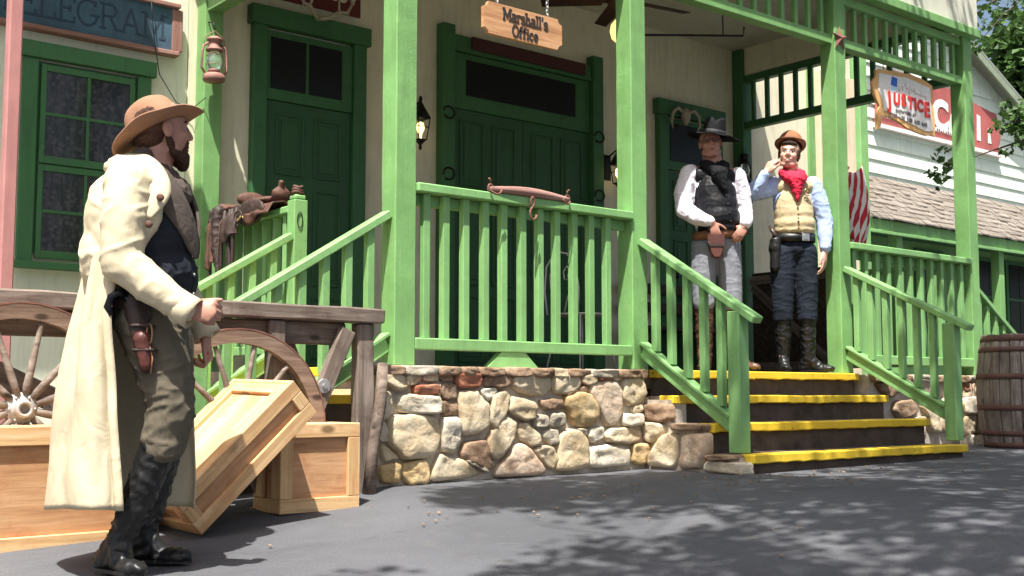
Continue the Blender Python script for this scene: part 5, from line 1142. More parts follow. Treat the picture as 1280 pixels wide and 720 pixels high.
def hand_prims(Wp, d, pn, th, curl=(40, 60, 40), k=1.0, thumb=(.6, .7, .3), spread=3):
    """wrist, direction, palm normal, thumb side -> capsules"""
    Wp = V(Wp); d = V(d).normalized(); pn = V(pn); pn = (pn - d * pn.dot(d)).normalized(); ax = d.cross(pn).normalized(); th = 1 if ax.dot(V(th)) > 0 else -1; tv = ax * th
    P = []; rot = Matrix((d, ax, pn)).transposed().to_4x4()
    P.append(('e', tuple(Wp + d * .052 * k), (.052 * k, .041 * k, .015 * k), rot))
    P.append(('c', tuple(Wp - d * .03), tuple(Wp + d * .02), .024 * k, .022 * k))
    P.append(('e', tuple(Wp + d * .03 * k + tv * .02 * k + pn * .006), (.03 * k, .018 * k, .016 * k), rot))
    for i, L in enumerate((.95, 1.05, 1.0, .8)):
        o = (1.5 - i) * .0195 * k
        p = Wp + d * (.088 - (.004 if i == 0 else .010 if i == 3 else 0)) * k + tv * o; a = 0
        dd = d.copy()
        for j, (ph, cu) in enumerate(zip((.043, .027, .021), curl)):
            a += R(cu + (i - 1) * 3); q = p + (d * cos(a) + pn * sin(a) + tv * R(spread) * (1.5 - i) * .5) * ph * L * k
            r1 = (.0095, .0085, .0078)[j] * k; P.append(('c', tuple(p), tuple(q), r1, r1 * .92)); p = q
    p = Wp + d * .022 * k + tv * .026 * k + pn * .006; dirs = V((0, 0, 0)) + d * thumb[0] + tv * thumb[1] + pn * thumb[2]; dirs.normalize()
    q = p + dirs * .036 * k; P.append(('c', tuple(p), tuple(q), .013 * k, .0105 * k)); d2 = (dirs + d * .55).normalized(); q2 = q + d2 * .032 * k; P.append(('c', tuple(q), tuple(q2), .0105 * k, .0095 * k))
    q3 = q2 + (d2 + d * .3).normalized() * .022 * k; P.append(('c', tuple(q2), tuple(q3), .0095 * k, .0075 * k))
    return P
def chain(pts, rad): return [('c', pts[i], pts[i + 1], rad[i], rad[i + 1]) for i in range(len(pts) - 1)]
def hatobj(par, T, crown, brim, band_mat, mat, crown_r=(.105, .088), h=.12, curl=.0, pinch=0, dome=True, droop=0, front=0):
    bm = bmesh.new(); seg = 48; prof = []
    # crown rings (outer), then brim top, brim underside
    rings = []
    n = 10
    for i in range(n + 1):
        t = i / n
        if dome: r = cos(t * pi / 2) ** .62; z = h * sin(t * pi / 2) ** 1.0
        else: r = (1 - .17 * t) * (1 if t < .86 else sqrt(max(0, 1 - ((t - .86) / .14) ** 2)) if t < 1 else 0); z = h * min(1, t * 1.08) if t < .9 else h * (.972 + .028 * (t - .9) * 10)
        rings.append((max(r, .001), z))
    rows = []
    def ring(fn): rows.append([bm.verts.new(fn(2 * pi * k / seg)) for k in range(seg)])
    ring(lambda a: V((0.001 * cos(a), .001 * sin(a), h - (.02 if pinch else 0))))
    for r, z in rings[::-1][1:]:
        def fn(a, r=r, z=z):
            x = crown_r[0] * r * cos(a); y = crown_r[1] * r * sin(a); zz = z
            if pinch: zz -= pinch * max(0, (z / h - .55) / .45) * math.exp(-(y / .03) ** 2); y *= 1 - .28 * max(0, (z / h - .3) / .7) * max(0, cos(a)) ** 1.5
            q = V((x, y, zz)); return q + noise.noise_vector(q * 14 + V((par.location.x, 0, 0))) * .006
        ring(fn)
    m = 6
    for i in range(1, m + 1):
        t = i / m
        def fb(a, t=t):
            R0 = V((crown_r[0] * cos(a), crown_r[1] * sin(a), 0)); R1 = V((brim[0] * cos(a), brim[1] * sin(a), 0)); q = R0.lerp(R1, t)
            q.z = curl * t * t * abs(sin(a)) ** 1.6 - droop * t * t * abs(cos(a)) ** 2 + noise.noise(q * 9 + V((3, par.location.x, 0))) * .012 * t; return q
        ring(fb)
    for i in range(m, -1, -1):
        t = i / m
        def fb(a, t=t):
            R0 = V((crown_r[0] * cos(a) * .97, crown_r[1] * sin(a) * .97, 0)); R1 = V((brim[0] * cos(a), brim[1] * sin(a), 0)); q = R0.lerp(R1, t)
            q.z = curl * t * t * abs(sin(a)) ** 1.6 - droop * t * t * abs(cos(a)) ** 2 + noise.noise(q * 9 + V((3, par.location.x, 0))) * .012 * t - .0045; return q
        ring(fb)
    ring(lambda a: V((crown_r[0] * .9 * cos(a), crown_r[1] * .9 * sin(a), .05)))
    for A, B in zip(rows[:-1], rows[1:]):
        for k in range(seg): bm.faces.new((A[k], A[(k + 1) % seg], B[(k + 1) % seg], B[k]))
    bm.faces.new(rows[-1])
    ho = bmobj('hat', bm, mat, par, T, True)
    if band_mat:
        bm = bmesh.new(); rr = []
        for z, s in ((.002, 1.02), (.004, 1.035), (.028, 1.005), (.030, .98)):
            rr.append([bm.verts.new((crown_r[0] * s * cos(2 * pi * k / seg), crown_r[1] * s * sin(2 * pi * k / seg), z)) for k in range(seg)])
        for A, B in zip(rr[:-1], rr[1:]):
            for k in range(seg): bm.faces.new((A[k], A[(k + 1) % seg], B[(k + 1) % seg], B[k]))
        bmobj('hat_band', bm, band_mat, ho, T, True)
    return ho
def sheet(name, fn, nu, nv, th, mat, par, Tm, smooth=True):
    g = [[V(fn(i / nu, j / nv)) for j in range(nv + 1)] for i in range(nu + 1)]; bm = bmesh.new()
    def nrm(i, j):
        a = g[min(i + 1, nu)][j] - g[max(i - 1, 0)][j]; b_ = g[i][min(j + 1, nv)] - g[i][max(j - 1, 0)]; return a.cross(b_).normalized()
    A = [[bm.verts.new(g[i][j]) for j in range(nv + 1)] for i in range(nu + 1)]; B = [[bm.verts.new(g[i][j] + nrm(i, j) * th) for j in range(nv + 1)] for i in range(nu + 1)]
    for i in range(nu):
        for j in range(nv):
            bm.faces.new((A[i][j], A[i + 1][j], A[i + 1][j + 1], A[i][j + 1])); bm.faces.new((B[i][j], B[i][j + 1], B[i + 1][j + 1], B[i + 1][j]))
    for i in range(nu):
        for j in (0, nv): bm.faces.new((A[i][j], A[i + 1][j], B[i + 1][j], B[i][j]))
    for j in range(nv):
        for i in (0, nu): bm.faces.new((A[i][j], A[i][j + 1], B[i][j + 1], B[i][j]))
    return bmobj(name, bm, mat, par, Tm, smooth)
def spl(P, t):
    """catmull-rom through P at t in 0..1"""
    n = len(P) - 1; s = min(t * n, n - 1e-6); i = int(s); u = s - i
    p = [V(P[max(0, min(n, i + k))]) for k in (-1, 0, 1, 2)]
    return .5 * ((2 * p[1]) + (-p[0] + p[2]) * u + (2 * p[0] - 5 * p[1] + 4 * p[2] - p[3]) * u * u + (-p[0] + 3 * p[1] - 3 * p[2] + p[3]) * u ** 3)
def strip(name, P, widths, normals, th, mat, par, Tm, n=20):
    """flat strap following points P; widths across, normals outward"""
    def fn(u, v):
        c = spl(P, u); t = (spl(P, min(1, u + .02)) - spl(P, max(0, u - .02))).normalized(); nn = spl(normals, u).normalized(); s = t.cross(nn).normalized()
        w = spl([(x, 0, 0) for x in widths], u).x; return c + s * (v - .5) * w + nn * (.25 * w * (1 - (2 * v - 1) ** 2) * .35)
    return sheet(name, fn, n, 6, th, mat, par, Tm)
def boot(name, shaft, r, ankle, heel, toe, mat, par, Tm, w=.046):
    sh = chain(shaft + [ankle], r); a = V(ankle); h_ = V(heel); t_ = V(toe); d = (t_ - h_); d.z = 0; d.normalize(); L = (t_ - h_).length
    ang = atan2(d.y, d.x); rot = Matrix.Rotation(ang, 4, 'Z'); ball = h_.lerp(t_, .68)
    pr = sh + [('c', tuple(a), tuple(h_ + V((0, 0, .045))), r[-1], .042), ('c', tuple(a), tuple(h_.lerp(t_, .45) + V((0, 0, .06))), r[-1] * .95, .040),
               ('e', tuple(ball + V((0, 0, .038))), (.085, w, .030), rot), ('c', tuple(ball + V((0, 0, .03))), tuple(t_ - d * .02 + V((0, 0, .022))), .036, .020), ('e', tuple(h_.lerp(t_, .3) + V((0, 0, .05))), (.08, .036, .035), rot)]
    o = blobmesh(name, pr, mat, par, .008, 3, .012, (16, 16, 22), Tm, post=lambda co, n: V((co.x, co.y, max(co.z, .020))))
    bm = bmesh.new(); 
    def sole(k0, k1, z0, z1, wd):
        P = []
        for i in range(17):
            q = k0 + (k1 - k0) * i / 16; ww = wd * sqrt(max(.02, 1 - ((q - .35 * (k1 > .7) - (k0 + k1) / 2 * (k1 <= .7)) / (.66 if k1 > .7 else .19)) ** 4)) * (1 - .25 * max(0, q - .75) / .25); P.append((q, ww))
        pts = [h_.lerp(t_, q) + V((-d.y, d.x, 0)) * ww_ for q, ww_ in P] + [h_.lerp(t_, q) - V((-d.y, d.x, 0)) * ww_ for q, ww_ in P[::-1]]
        lo = [bm.verts.new((p.x, p.y, z0)) for p in pts]; hi = [bm.verts.new((p.x, p.y, z1)) for p in pts]; bm.faces.new(lo[::-1]); bm.faces.new(hi)
        for i in range(len(pts)): bm.faces.new((lo[i], lo[(i + 1) % len(pts)], hi[(i + 1) % len(pts)], hi[i]))
    sole(-.06, 1.02, .014, .026, .042); sole(-.08, .22, 0, .0138, .036)
    bmobj('sole', bm, M['boot'], o, Tm); return o
RZ = R(-39.37)
# ================= man in the duster coat
px, py = -3.78, -1.20
P1 = thing('person', 'man in profile wearing a tan brimmed hat and long cream duster coat', 'person', (px, py, ground_z(px, py) + .002), RZ)
T1 = wm(P1)
skin = skinmat('sunburnt_skin', (.40, .20, .14)); skin_h = skin
coat = cloth('cream_canvas_duster', (.52, .45, .31), .07, .85, .45, 9, 300, dirt=(.47, .40, .28))
vestm = cloth('black_navy_vest_cloth', (.016, .018, .026), .2, .8, .6, 10, 300)
pantm = cloth('olive_brown_trouser_cloth', (.115, .098, .070), .12, .9, .6, 9, 350, dirt=(.08, .068, .05))
scarfm = cloth('dark_taupe_shawl_collar', (.085, .068, .058), .3, .9, .5, 14, 120)
felt_t = cloth('tan_felt', (.27, .145, .088), .12, .9, .25, 6, 200, dirt=(.22, .105, .06)); felt_b = cloth('pinkish_tan_hat_band', (.36, .18, .125), .1, .85, .3, 20, 200)
Mh = Matrix.Translation((.082, .01, 1.600)) @ Matrix.Rotation(R(32), 4, 'Z') @ Matrix.Rotation(R(-4), 4, 'Y')
bp_ = head_prims(Mh) + [('c', (.065, .005, 1.53), (.045, 0, 1.40), .060, .07), ('c', (.05, -.13, 1.36), (.05, .13, 1.37), .06, .06), ('e', (.06, 0, 1.2), (.11, .14, .2), None), ('e', (.05, 0, .98), (.11, .14, .12), None)]
bp_ += chain([(.04, -.19, 1.36), (.03, -.235, 1.08), (.25, -.24, .922)], [.05, .04, .028]) + hand_prims((.255, -.24, .920), (1, .05, -.12), (0, 1, -.2), (0, .2, 1), (62, 85, 60), 1.0, (.85, .35, .1))
bp_ += chain([(.04, .19, 1.36), (.05, .27, 1.10), (.18, .27, .87)], [.05, .04, .028]) + hand_prims((.185, .27, .855), (.3, 0, -1), (-1, -.2, 0), (1, -.6, 0), (50, 70, 50), 1.0, (.8, .4, .2))
bp_ += chain([(.06, -.09, .9), (.175, -.11, .56), (.02, -.12, .16)], [.08, .055, .04]) + chain([(.06, .09, .9), (.12, .1, .54), (.03, .11, .16)], [.08, .055, .04])
body = blobmesh('body', bp_, skin, P1, .0045, 3, 0, 6, T1, head_post(Mh))
face_parts(P1, Mh, T1)
def beard_prims(Mh, full=True):
    h = lambda *a: tuple(Mh @ V(a)); rt = Mh.to_3x3().to_4x4()
    P = [('e', h(.058, 0, -.098), (.036, .036, .040), rt), ('c', h(.078, -.022, -.045), h(.078, .022, -.045), .011, .011), ('e', h(.066, 0, -.12), (.025, .026, .030), rt)]
    for s in (-1, 1): P += [('c', h(.078, s * .022, -.045), h(.066, s * .028, -.08), .010, .014), ('c', h(.0, s * .064, -.035), h(.02, s * .055, -.085), .012, .016), ('c', h(.02, s * .055, -.085), h(.055, s * .03, -.105), .017, .022)]
    return P
blobmesh('beard', beard_prims(Mh), beardm, P1, .004, 1, .004, 60, T1)
h_ = lambda *a: tuple(Mh @ V(a)); rt_ = Mh.to_3x3().to_4x4()
blobmesh('hair', [('e', h_(-.035, 0, .03), (.083, .080, .085), rt_), ('e', h_(-.05, 0, -.03), (.055, .068, .05), rt_)], beardm, P1, .005, 1, .004, 50, T1)
Th = T1 @ Matrix.Translation((.060, .01, 1.605)) @ Matrix.Rotation(R(-29), 4, 'Y') @ Matrix.Rotation(R(3), 4, 'X')
hatobj(P1, Th, None, (.183, .165), felt_b, felt_t, (.108, .094), .128, .028, 0, True, .012)
# clothes
blobmesh('vest', [('e', (.07, 0, 1.20), (.135, .165, .20), None), ('e', (.088, 0, 1.06), (.135, .165, .145), None), ('e', (.07, 0, .97), (.135, .16, .08), None), ('c', (.06, -.12, 1.36), (.06, .12, 1.36), .065, .065)], vestm, P1, .007, 6, .010, (9, 9, 14), T1)
bm = bmesh.new()
for (x, z) in ((.215, 1.13), (.223, 1.06), (.222, .99)): lathe(bm, [(0, .004), (.006, .003), (.007, 0), (0, -.002)], 10, Matrix.Translation((x, -.04, z)) @ Matrix.Rotation(R(90), 4, 'Y'))
bmobj('button', bm, M['galv'], P1, T1)
sleeve1 = chain([(.025, -.180, 1.365), (.022, -.225, 1.24), (.025, -.24, 1.085)], [.083, .080, .074]) + chain([(.025, -.24, 1.085), (.14, -.25, .995), (.245, -.242, .925)], [.074, .064, .050])
sleeve2 = chain([(.03, .18, 1.37), (.05, .27, 1.10), (.172, .272, .885)], [.08, .068, .052])
up = [('e', (-.045, 0, 1.26), (.135, .205, .18), None), ('e', (-.070, 0, 1.12), (.125, .20, .17), None), ('e', (-.05, 0, 1.34), (.12, .17, .11), None), ('c', (-.0, -.16, 1.375), (.015, .16, 1.375), .075, .075), ('c', (-.015, -.06, 1.44), (-.01, .06, 1.44), .055, .055), ('e', (-.02, -.14, 1.2), (.10, .07, .16), None), ('e', (-.0, .14, 1.2), (.12, .07, .16), None), ('c', (-.0, -.14, 1.41), (.085, -.135, 1.37), .065, .052), ('c', (.085, -.135, 1.37), (.085, -.165, 1.26), .055, .055), ('c', (.03, -.12, 1.43), (.0, .12, 1.43), .05, .05), ('c', (.085, -.165, 1.26), (.02, -.19, 1.12), .055, .05)]
def cut(co, n):
    return co
o = blobmesh('coat', up + sleeve1 + sleeve2, coat, P1, .007, 6, .011, (8, 8, 9), T1)
# open cuffs
for (c_, d_, r_) in (((.262, -.241, .914), (.85, .0, -.5), .054), ((.185, .272, .868), (.5, 0, -.85), .054)):
    dd = V(d_).normalized(); q = dd.to_track_quat('Z', 'Y').to_matrix().to_4x4()
    latheobj('cuff', [(r_ * .8, -.05), (r_, -.045), (r_ * 1.04, .0), (r_ * 1.06, .022), (r_ * .98, .022), (r_ * .9, -.04)], coat, o, T1 @ Matrix.Translation(c_) @ q, 24)
# coat skirt, open at the near side
def skirt(u, v):
    z0, z1 = 1.14, .205
    xb = spl([(-.19, 0, 0), (-.215, 0, 0), (-.245, 0, 0), (-.268, 0, 0), (-.282, 0, 0)], v).x
    xe = spl([(-.01, 0, 0), (-.035, 0, 0), (-.015, 0, 0), (.010, 0, 0), (.036, 0, 0)], v).x
    yw = .205 + .07 * v
    xf = .13 + .022 * min(1, v * 3)
    P = [(xe, -yw + .0, 0), (xe - .06 - .01 * v, -yw * .98, 0), (xb + .085, -yw * .66, 0), (xb, 0, 0), (xb + .03, yw * .75, 0), (-.06, yw + .01, 0), (.06, yw + .02, 0), (xf, yw - .0, 0)]
    c = spl(P, u); t = (spl(P, min(1, u + .01)) - spl(P, max(0, u - .01))).normalized(); n = V((t.y, -t.x, 0))
    am = .006 + .020 * v; f = sin(u * 22 + 1.5 * sin(v * 2)) * am * (1 if u < .85 else .4) + noise.noise(V((u * 9, v * 3, 2))) * .022 * (.3 + v) + noise.noise(V((u * 25, v * 7, 5))) * .006
    c = c + n * f; hem = .235 - .03 * u + .012 * sin(u * 9) - (.02 if u > .8 else 0)
    c.z = z0 + (hem - z0) * v; return c
sk = sheet('coat_skirt', skirt, 90, 46, .006, coat, o, T1)
# turned slit edge, stitched hem
def slit(u, v):
    c = V(skirt(0.0, .10 + u * .90)); return c + V((-.004 + v * .030, -.006 - .004 * sin(v * pi), 0))
sheet('facing', slit, 30, 3, .005, coat, o, T1)
# lapel and buttons
strip('lapel', [(-.03, -.075, 1.495), (.05, -.12, 1.472), (.110, -.165, 1.41), (.130, -.196, 1.33), (.105, -.224, 1.24)], [.04, .055, .075, .085, .02], [(0, -.5, 1), (.3, -1, .6), (.4, -1, .2), (.3, -1, 0), (.2, -1, 0)], .005, coat, o, T1)
blobmesh('coat_collar', [('c', (-.055, -.07, 1.465), (-.055, .07, 1.465), .032, .032), ('c', (-.055, -.07, 1.465), (.02, -.11, 1.455), .032, .026), ('c', (-.055, .07, 1.465), (.02, .1, 1.46), .032, .026), ('e', (-.08, -.02, 1.452), (.035, .08, .03), None)], coat, o, .008, 2, .012, 16, T1)
for (x, y, z) in ((.145, -.215, 1.315), (.118, -.250, 1.215)):
    latheobj('button', [(0, .006), (.008, .005), (.0135, .002), (.0135, -.003), (0, -.003)], M['leather_br'], o, T1 @ Matrix.Translation((x, y, z)) @ Matrix.Rotation(pi / 2, 4, 'X'), 14)
strip('shawl', [(-.03, -.085, 1.475), (.05, -.115, 1.455), (.115, -.125, 1.39), (.165, -.11, 1.31), (.203, -.075, 1.235), (.222, -.04, 1.16), (.228, -.03, 1.12)], [.05, .075, .10, .10, .085, .06, .02], [(-.2, -.6, 1), (.1, -1, .8), (.3, -1, .4), (.6, -1, .2), (.9, -.8, .2), (1, -.6, .1), (1, -.5, 0)], .012, scarfm, P1, T1)
strip('shawl', [(-.03, .085, 1.475), (.05, .115, 1.455), (.115, .11, 1.39), (.165, .09, 1.31), (.203, .06, 1.235), (.222, .02, 1.16)], [.05, .075, .10, .10, .085, .03], [(-.2, .6, 1), (.1, 1, .8), (.3, 1, .4), (.6, 1, .2), (.9, .8, .2), (1, .6, .1)], .012, scarfm, P1, T1)
blobmesh('neckerchief', [('c', (.03, -.05, 1.485), (.03, .05, 1.485), .045, .045), ('c', (.03, -.06, 1.455), (.10, -.035, 1.44), .036, .03), ('c', (.03, .06, 1.455), (.10, .035, 1.44), .036, .03), ('c', (.11, -.03, 1.425), (.12, .03, 1.42), .03, .03), ('e', (.135, 0, 1.36), (.06, .07, .07), None)], scarfm, P1, .008, 2, .012, 22, T1)
blobmesh('trousers', [('e', (.04, 0, .93), (.135, .165, .11), None)] + chain([(.065, -.085, .89), (.135, -.10, .72), (.172, -.115, .58), (.145, -.118, .44)], [.112, .098, .082, .074]) + chain([(.06, .085, .89), (.10, .10, .70), (.120, .105, .56), (.10, .108, .44)], [.105, .092, .080, .070]),
         pantm, P1, .007, 5, .013, (7, 7, 13), T1, post=lambda co, n: V((co.x, co.y, max(co.z, .40 + .01 * sin(co.x * 30)))))
boot('boot', [(.140, -.118, .46), (.075, -.122, .28)], [.064, .058, .048], (.008, -.12, .115), (-.050, -.095, 0), (.125, -.235, 0), M['boot'], P1, T1)
boot('boot', [(.10, .108, .46), (.060, .11, .28)], [.062, .056, .048], (.015, .11, .115), (-.035, .115, 0), (.200, .085, 0), M['boot'], P1, T1)
# gun belt and holster
def belt(par, T, cx, cy, rx, ry, z, h, mat, tilt=0, th=.006, name='belt'):
    bm = bmesh.new(); seg = 40; rr = []
    for dz, dr in ((-h / 2, 0), (-h / 2, th), (h / 2, th), (h / 2, 0)):
        rr.append([bm.verts.new((cx + (rx + dr) * cos(2 * pi * k / seg), cy + (ry + dr) * sin(2 * pi * k / seg), z + dz + tilt * cos(2 * pi * k / seg))) for k in range(seg)])
    for i in range(4):
        A, B = rr[i], rr[(i + 1) % 4]
        for k in range(seg): bm.faces.new((A[k], A[(k + 1) % seg], B[(k + 1) % seg], B[k]))
    return bmobj(name, bm, mat, par, T, True)
belt(P1, T1, .035, 0, .150, .178, .955, .065, M['leather_dk'], -.02)
T1g = T1 @ Matrix.Translation((.062, .012, -.02))
ho = blobmesh('holster', [('c', (-.005, -.205, .97), (.025, -.215, .86), .036, .034), ('c', (.025, -.215, .86), (.045, -.212, .74), .034, .022), ('e', (.01, -.2, .93), (.05, .02, .05), None)], M['leather_dk'], P1, .006, 2, .003, 20, T1g)
blobmesh('holster_pouch', [('c', (.035, -.235, .84), (.05, -.232, .75), .030, .022)], M['leather_rd'], ho, .005, 1, .002, 20, T1g)
for z_ in (.885, .80): 
    bm = bmesh.new(); tube(bm, [V((.028 + (.9 - z_) * .13 + .040 * cos(a), -.217 + .038 * sin(a), z_)) for a in [2 * pi * i / 16 for i in range(16)]], .006, 6, True); bmobj('strap', bm, M['leather_dk'], ho, T1g, True)
bm = bmesh.new(); tube(bm, [V((-.03, -.22, .985)), V((-.05, -.235, 1.0)), V((-.075, -.235, .985)), V((-.085, -.235, .95)), V((-.07, -.235, .92))], .014, 8, rr=[.012, .015, .016, .017, .013]); tube(bm, [V((-.03, -.225, .985)), V((.0, -.225, .96))], .014, 8)
gun = bmobj('revolver', bm, plain('dark_gunmetal', (.03, .03, .035), .3, .9), ho, T1g, True)
bm = bmesh.new(); tube(bm, [V((.062 + .010 * cos(a), -.24, .855 + .035 * sin(a))) for a in [2 * pi * i / 12 for i in range(12)]], .003, 6, True); tube(bm, [V((.062, -.24, .82)), V((.075, -.238, .77)), V((.07, -.238, .72))], .003, 5); bmobj('thong', bm, plain('tan_leather_thong', (.35, .17, .08), .7), ho, T1g, True)

# ================= marshal
P2 = thing('person', 'man in wide black hat, black vest, white shirt and grey trousers, hands at his belt', 'person', (1.06, .21, 0), RZ)
T2 = wm(P2)
skin2 = skinmat('ruddy_skin', (.42, .20, .14)); shirt2 = cloth('white_shirt_cotton', (.74, .70, .76), .03, .85, .6, 9, 300)
vest2 = cloth('black_leather_vest', (.009, .009, .011), .2, .5, .5, 10, 200); jeans2 = cloth('light_grey_denim', (.22, .23, .26), .08, .9, .6, 10, 300, dirt=(.17, .17, .19))
scarf2 = cloth('black_neckerchief', (.010, .010, .012), .2, .85, .6, 14, 200); felt2 = cloth('black_felt', (.008, .008, .010), .2, .8, .2, 6, 200)
Mh = Matrix.Translation((-.03, -.035, 1.655)) @ Matrix.Rotation(R(-97), 4, 'Z') @ Matrix.Rotation(R(-4), 4, 'Y') @ Matrix.Rotation(R(5), 4, 'X')
bp_ = head_prims(Mh) + [('c', (-.02, -.01, 1.58), (0, 0, 1.47), .066, .075), ('c', (-.14, 0, 1.44), (.14, 0, 1.43), .055, .055), ('e', (0, 0, 1.25), (.14, .1, .22), None), ('e', (.01, 0, .98), (.13, .1, .12), None)]
w1 = (-.055, -.180, 1.06); w2 = (.195, -.12, 1.045)
bp_ += chain([(-.19, 0, 1.43), (-.215, -.03, 1.17), w1], [.05, .04, .028]) + hand_prims(w1, (.30, -.05, -.85), (0, 1, .1), (1, 0, .3), (14, 22, 18), .95, (.5, .8, .2))
bp_ += chain([(.17, 0, 1.42), (.215, .02, 1.17), w2], [.05, .04, .028]) + hand_prims(w2, (-.45, -.1, -.65), (.2, 1, .1), (-1, 0, .5), (25, 35, 30), .95, (.6, .7, .2))
bp_ += chain([(-.085, 0, .92), (-.09, -.02, .52), (-.09, .0, .12)], [.08, .055, .045]) + chain([(.09, 0, .92), (.105, -.01, .52), (.13, .02, .12)], [.08, .055, .045])
blobmesh('body', bp_, skin2, P2, .006, 3, 0, 6, T2, head_post(Mh)); face_parts(P2, Mh, T2)
h_ = lambda *a: tuple(Mh @ V(a)); rt_ = Mh.to_3x3().to_4x4()
blobmesh('hair', [('e', h_(-.035, 0, .02), (.080, .079, .07), rt_)], hairm, P2, .006, 1, .003, 50, T2)
bm = bmesh.new()
for s in (-1, 1):
    tube(bm, [Mh @ V((.094 - .010 * abs(cos(a)) * 0, s * (.030 + .020 * cos(a)), .004 + .015 * sin(a))) for a in [2 * pi * i / 16 for i in range(16)]], .0022, 6, True); tube(bm, [Mh @ V((.092, s * .05, .006)), Mh @ V((.04, s * .073, .008)), Mh @ V((-.01, s * .08, .01))], .002, 5)
tube(bm, [Mh @ V((.095, -.01, .006)), Mh @ V((.10, 0, .008)), Mh @ V((.095, .01, .006))], .0022, 5)
bmobj('glasses', bm, plain('dark_red_glasses_frame', (.08, .015, .012), .3), P2, T2, True)
hatobj(P2, T2 @ Matrix.Translation((-.005, -.03, 1.722)) @ Matrix.Rotation(R(9), 4, 'Y') @ Matrix.Rotation(R(6), 4, 'X') @ Matrix.Rotation(R(-95), 4, 'Z'), None, (.200, .190), plain('grey_hat_band', (.025, .025, .03), .7), felt2, (.100, .086), .125, -.02, .035, False, .012)
blobmesh('shirt', [('e', (0, 0, 1.3), (.165, .115, .19), None), ('e', (.01, 0, 1.08), (.16, .12, .13), None), ('c', (-.05, -.01, 1.50), (.05, -.01, 1.49), .05, .05)] + chain([(-.175, 0, 1.435), (-.225, -.01, 1.30), (-.225, -.04, 1.17), (-.15, -.13, 1.10), (-.070, -.175, 1.068)], [.075, .072, .066, .058, .042]) + chain([(.165, 0, 1.42), (.205, .01, 1.30), (.22, .01, 1.17), (.215, -.06, 1.09), (.20, -.115, 1.06)], [.068, .062, .058, .052, .042]), shirt2, P2, .007, 7, .008, (10, 10, 12), T2)
blobmesh('vest', [('e', (.0, -.012, 1.27), (.158, .135, .19), None), ('e', (.015, -.035, 1.11), (.165, .145, .13), None), ('e', (.008, -.026, 1.19), (.158, .138, .16), None), ('c', (-.11, -.02, 1.42), (.10, -.02, 1.41), .065, .062), ('e', (.02, -.03, 1.03), (.155, .135, .05), None)], vest2, P2, .007, 8, .005, (7, 7, 12), T2)
bm = bmesh.new()
for i in range(4): lathe(bm, [(0, .005), (.007, .004), (.008, 0), (0, -.003)], 8, Matrix.Translation((.055 + .01 * i, -.178 + .004 * i, 1.25 - .06 * i)) @ Matrix.Rotation(pi / 2, 4, 'X'))
bmobj('button', bm, M['iron'], P2, T2)
blobmesh('neckerchief', [('c', (-.07, -.03, 1.50), (.06, -.04, 1.49), .042, .042), ('c', (-.06, -.06, 1.49), (.02, -.125, 1.43), .04, .045), ('c', (.07, -.04, 1.49), (.03, -.12, 1.42), .038, .045), ('c', (.01, -.13, 1.42), (.05, -.155, 1.30), .055, .02), ('e', (0, .02, 1.51), (.09, .07, .04), None)], scarf2, P2, .008, 3, .009, 20, T2)
blobmesh('trousers', [('e', (.005, 0, .93), (.155, .125, .11), None)] + chain([(-.075, -.005, .90), (-.09, -.015, .70), (-.092, -.02, .50)], [.102, .09, .080]) + chain([(.085, .0, .90), (.10, -.005, .70), (.108, -.01, .50)], [.102, .09, .080]), jeans2, P2, .007, 8, .005, (6, 6, 15), T2, post=lambda co, n: V((co.x, co.y, max(co.z, .44))))
belt(P2, T2, .005, -.005, .163, .138, .985, .06, plain('tan_gun_belt_leather', (.20, .085, .035), .5, var=.3), .012)
hm_ = plain('red_brown_holster_leather', (.085, .024, .016), .6, bs=.5, var=.4)
bm = bmesh.new(); plate(bm, [(-.085, .985), (-.085, .93), (-.075, .89), (-.068, .83), (-.045, .80), (.005, .80), (.022, .84), (.028, .90), (.035, .94), (.035, .985)], .05)
bmesh.ops.bevel(bm, geom=bm.edges[:], offset=.012, segments=2, affect='EDGES')
ho = bmobj('holster', bm, hm_, P2, T2 @ Matrix.Translation((0, -.20, 0)))
bm = bmesh.new(); plate(bm, [(-.080, .905), (.034, .905), (.034, .885), (-.078, .885)], .056); bmobj('strap', bm, M['leather_dk'], ho, T2 @ Matrix.Translation((0, -.205, 0)))
bm = bmesh.new(); tube(bm, [V((-.075, -.175, .99)), V((-.068, -.182, 1.02)), V((-.075, -.178, 1.045))], .014, 8); bmobj('revolver', bm, M['leather_dk'], ho, T2, True)
bbr = plain('brown_boot_leather', (.10, .045, .028), .45, bs=.4, bscale=20, var=.35)
boot('boot', [(-.09, -.02, .50), (-.088, .0, .28)], [.068, .062, .052], (-.085, .01, .115), (-.075, .05, 0), (-.13, -.18, 0), bbr, P2, T2)
boot('boot', [(.108, -.01, .50), (.12, .01, .28)], [.066, .060, .052], (.14, .02, .115), (.13, .05, 0), (.27, -.13, 0), bbr, P2, T2)

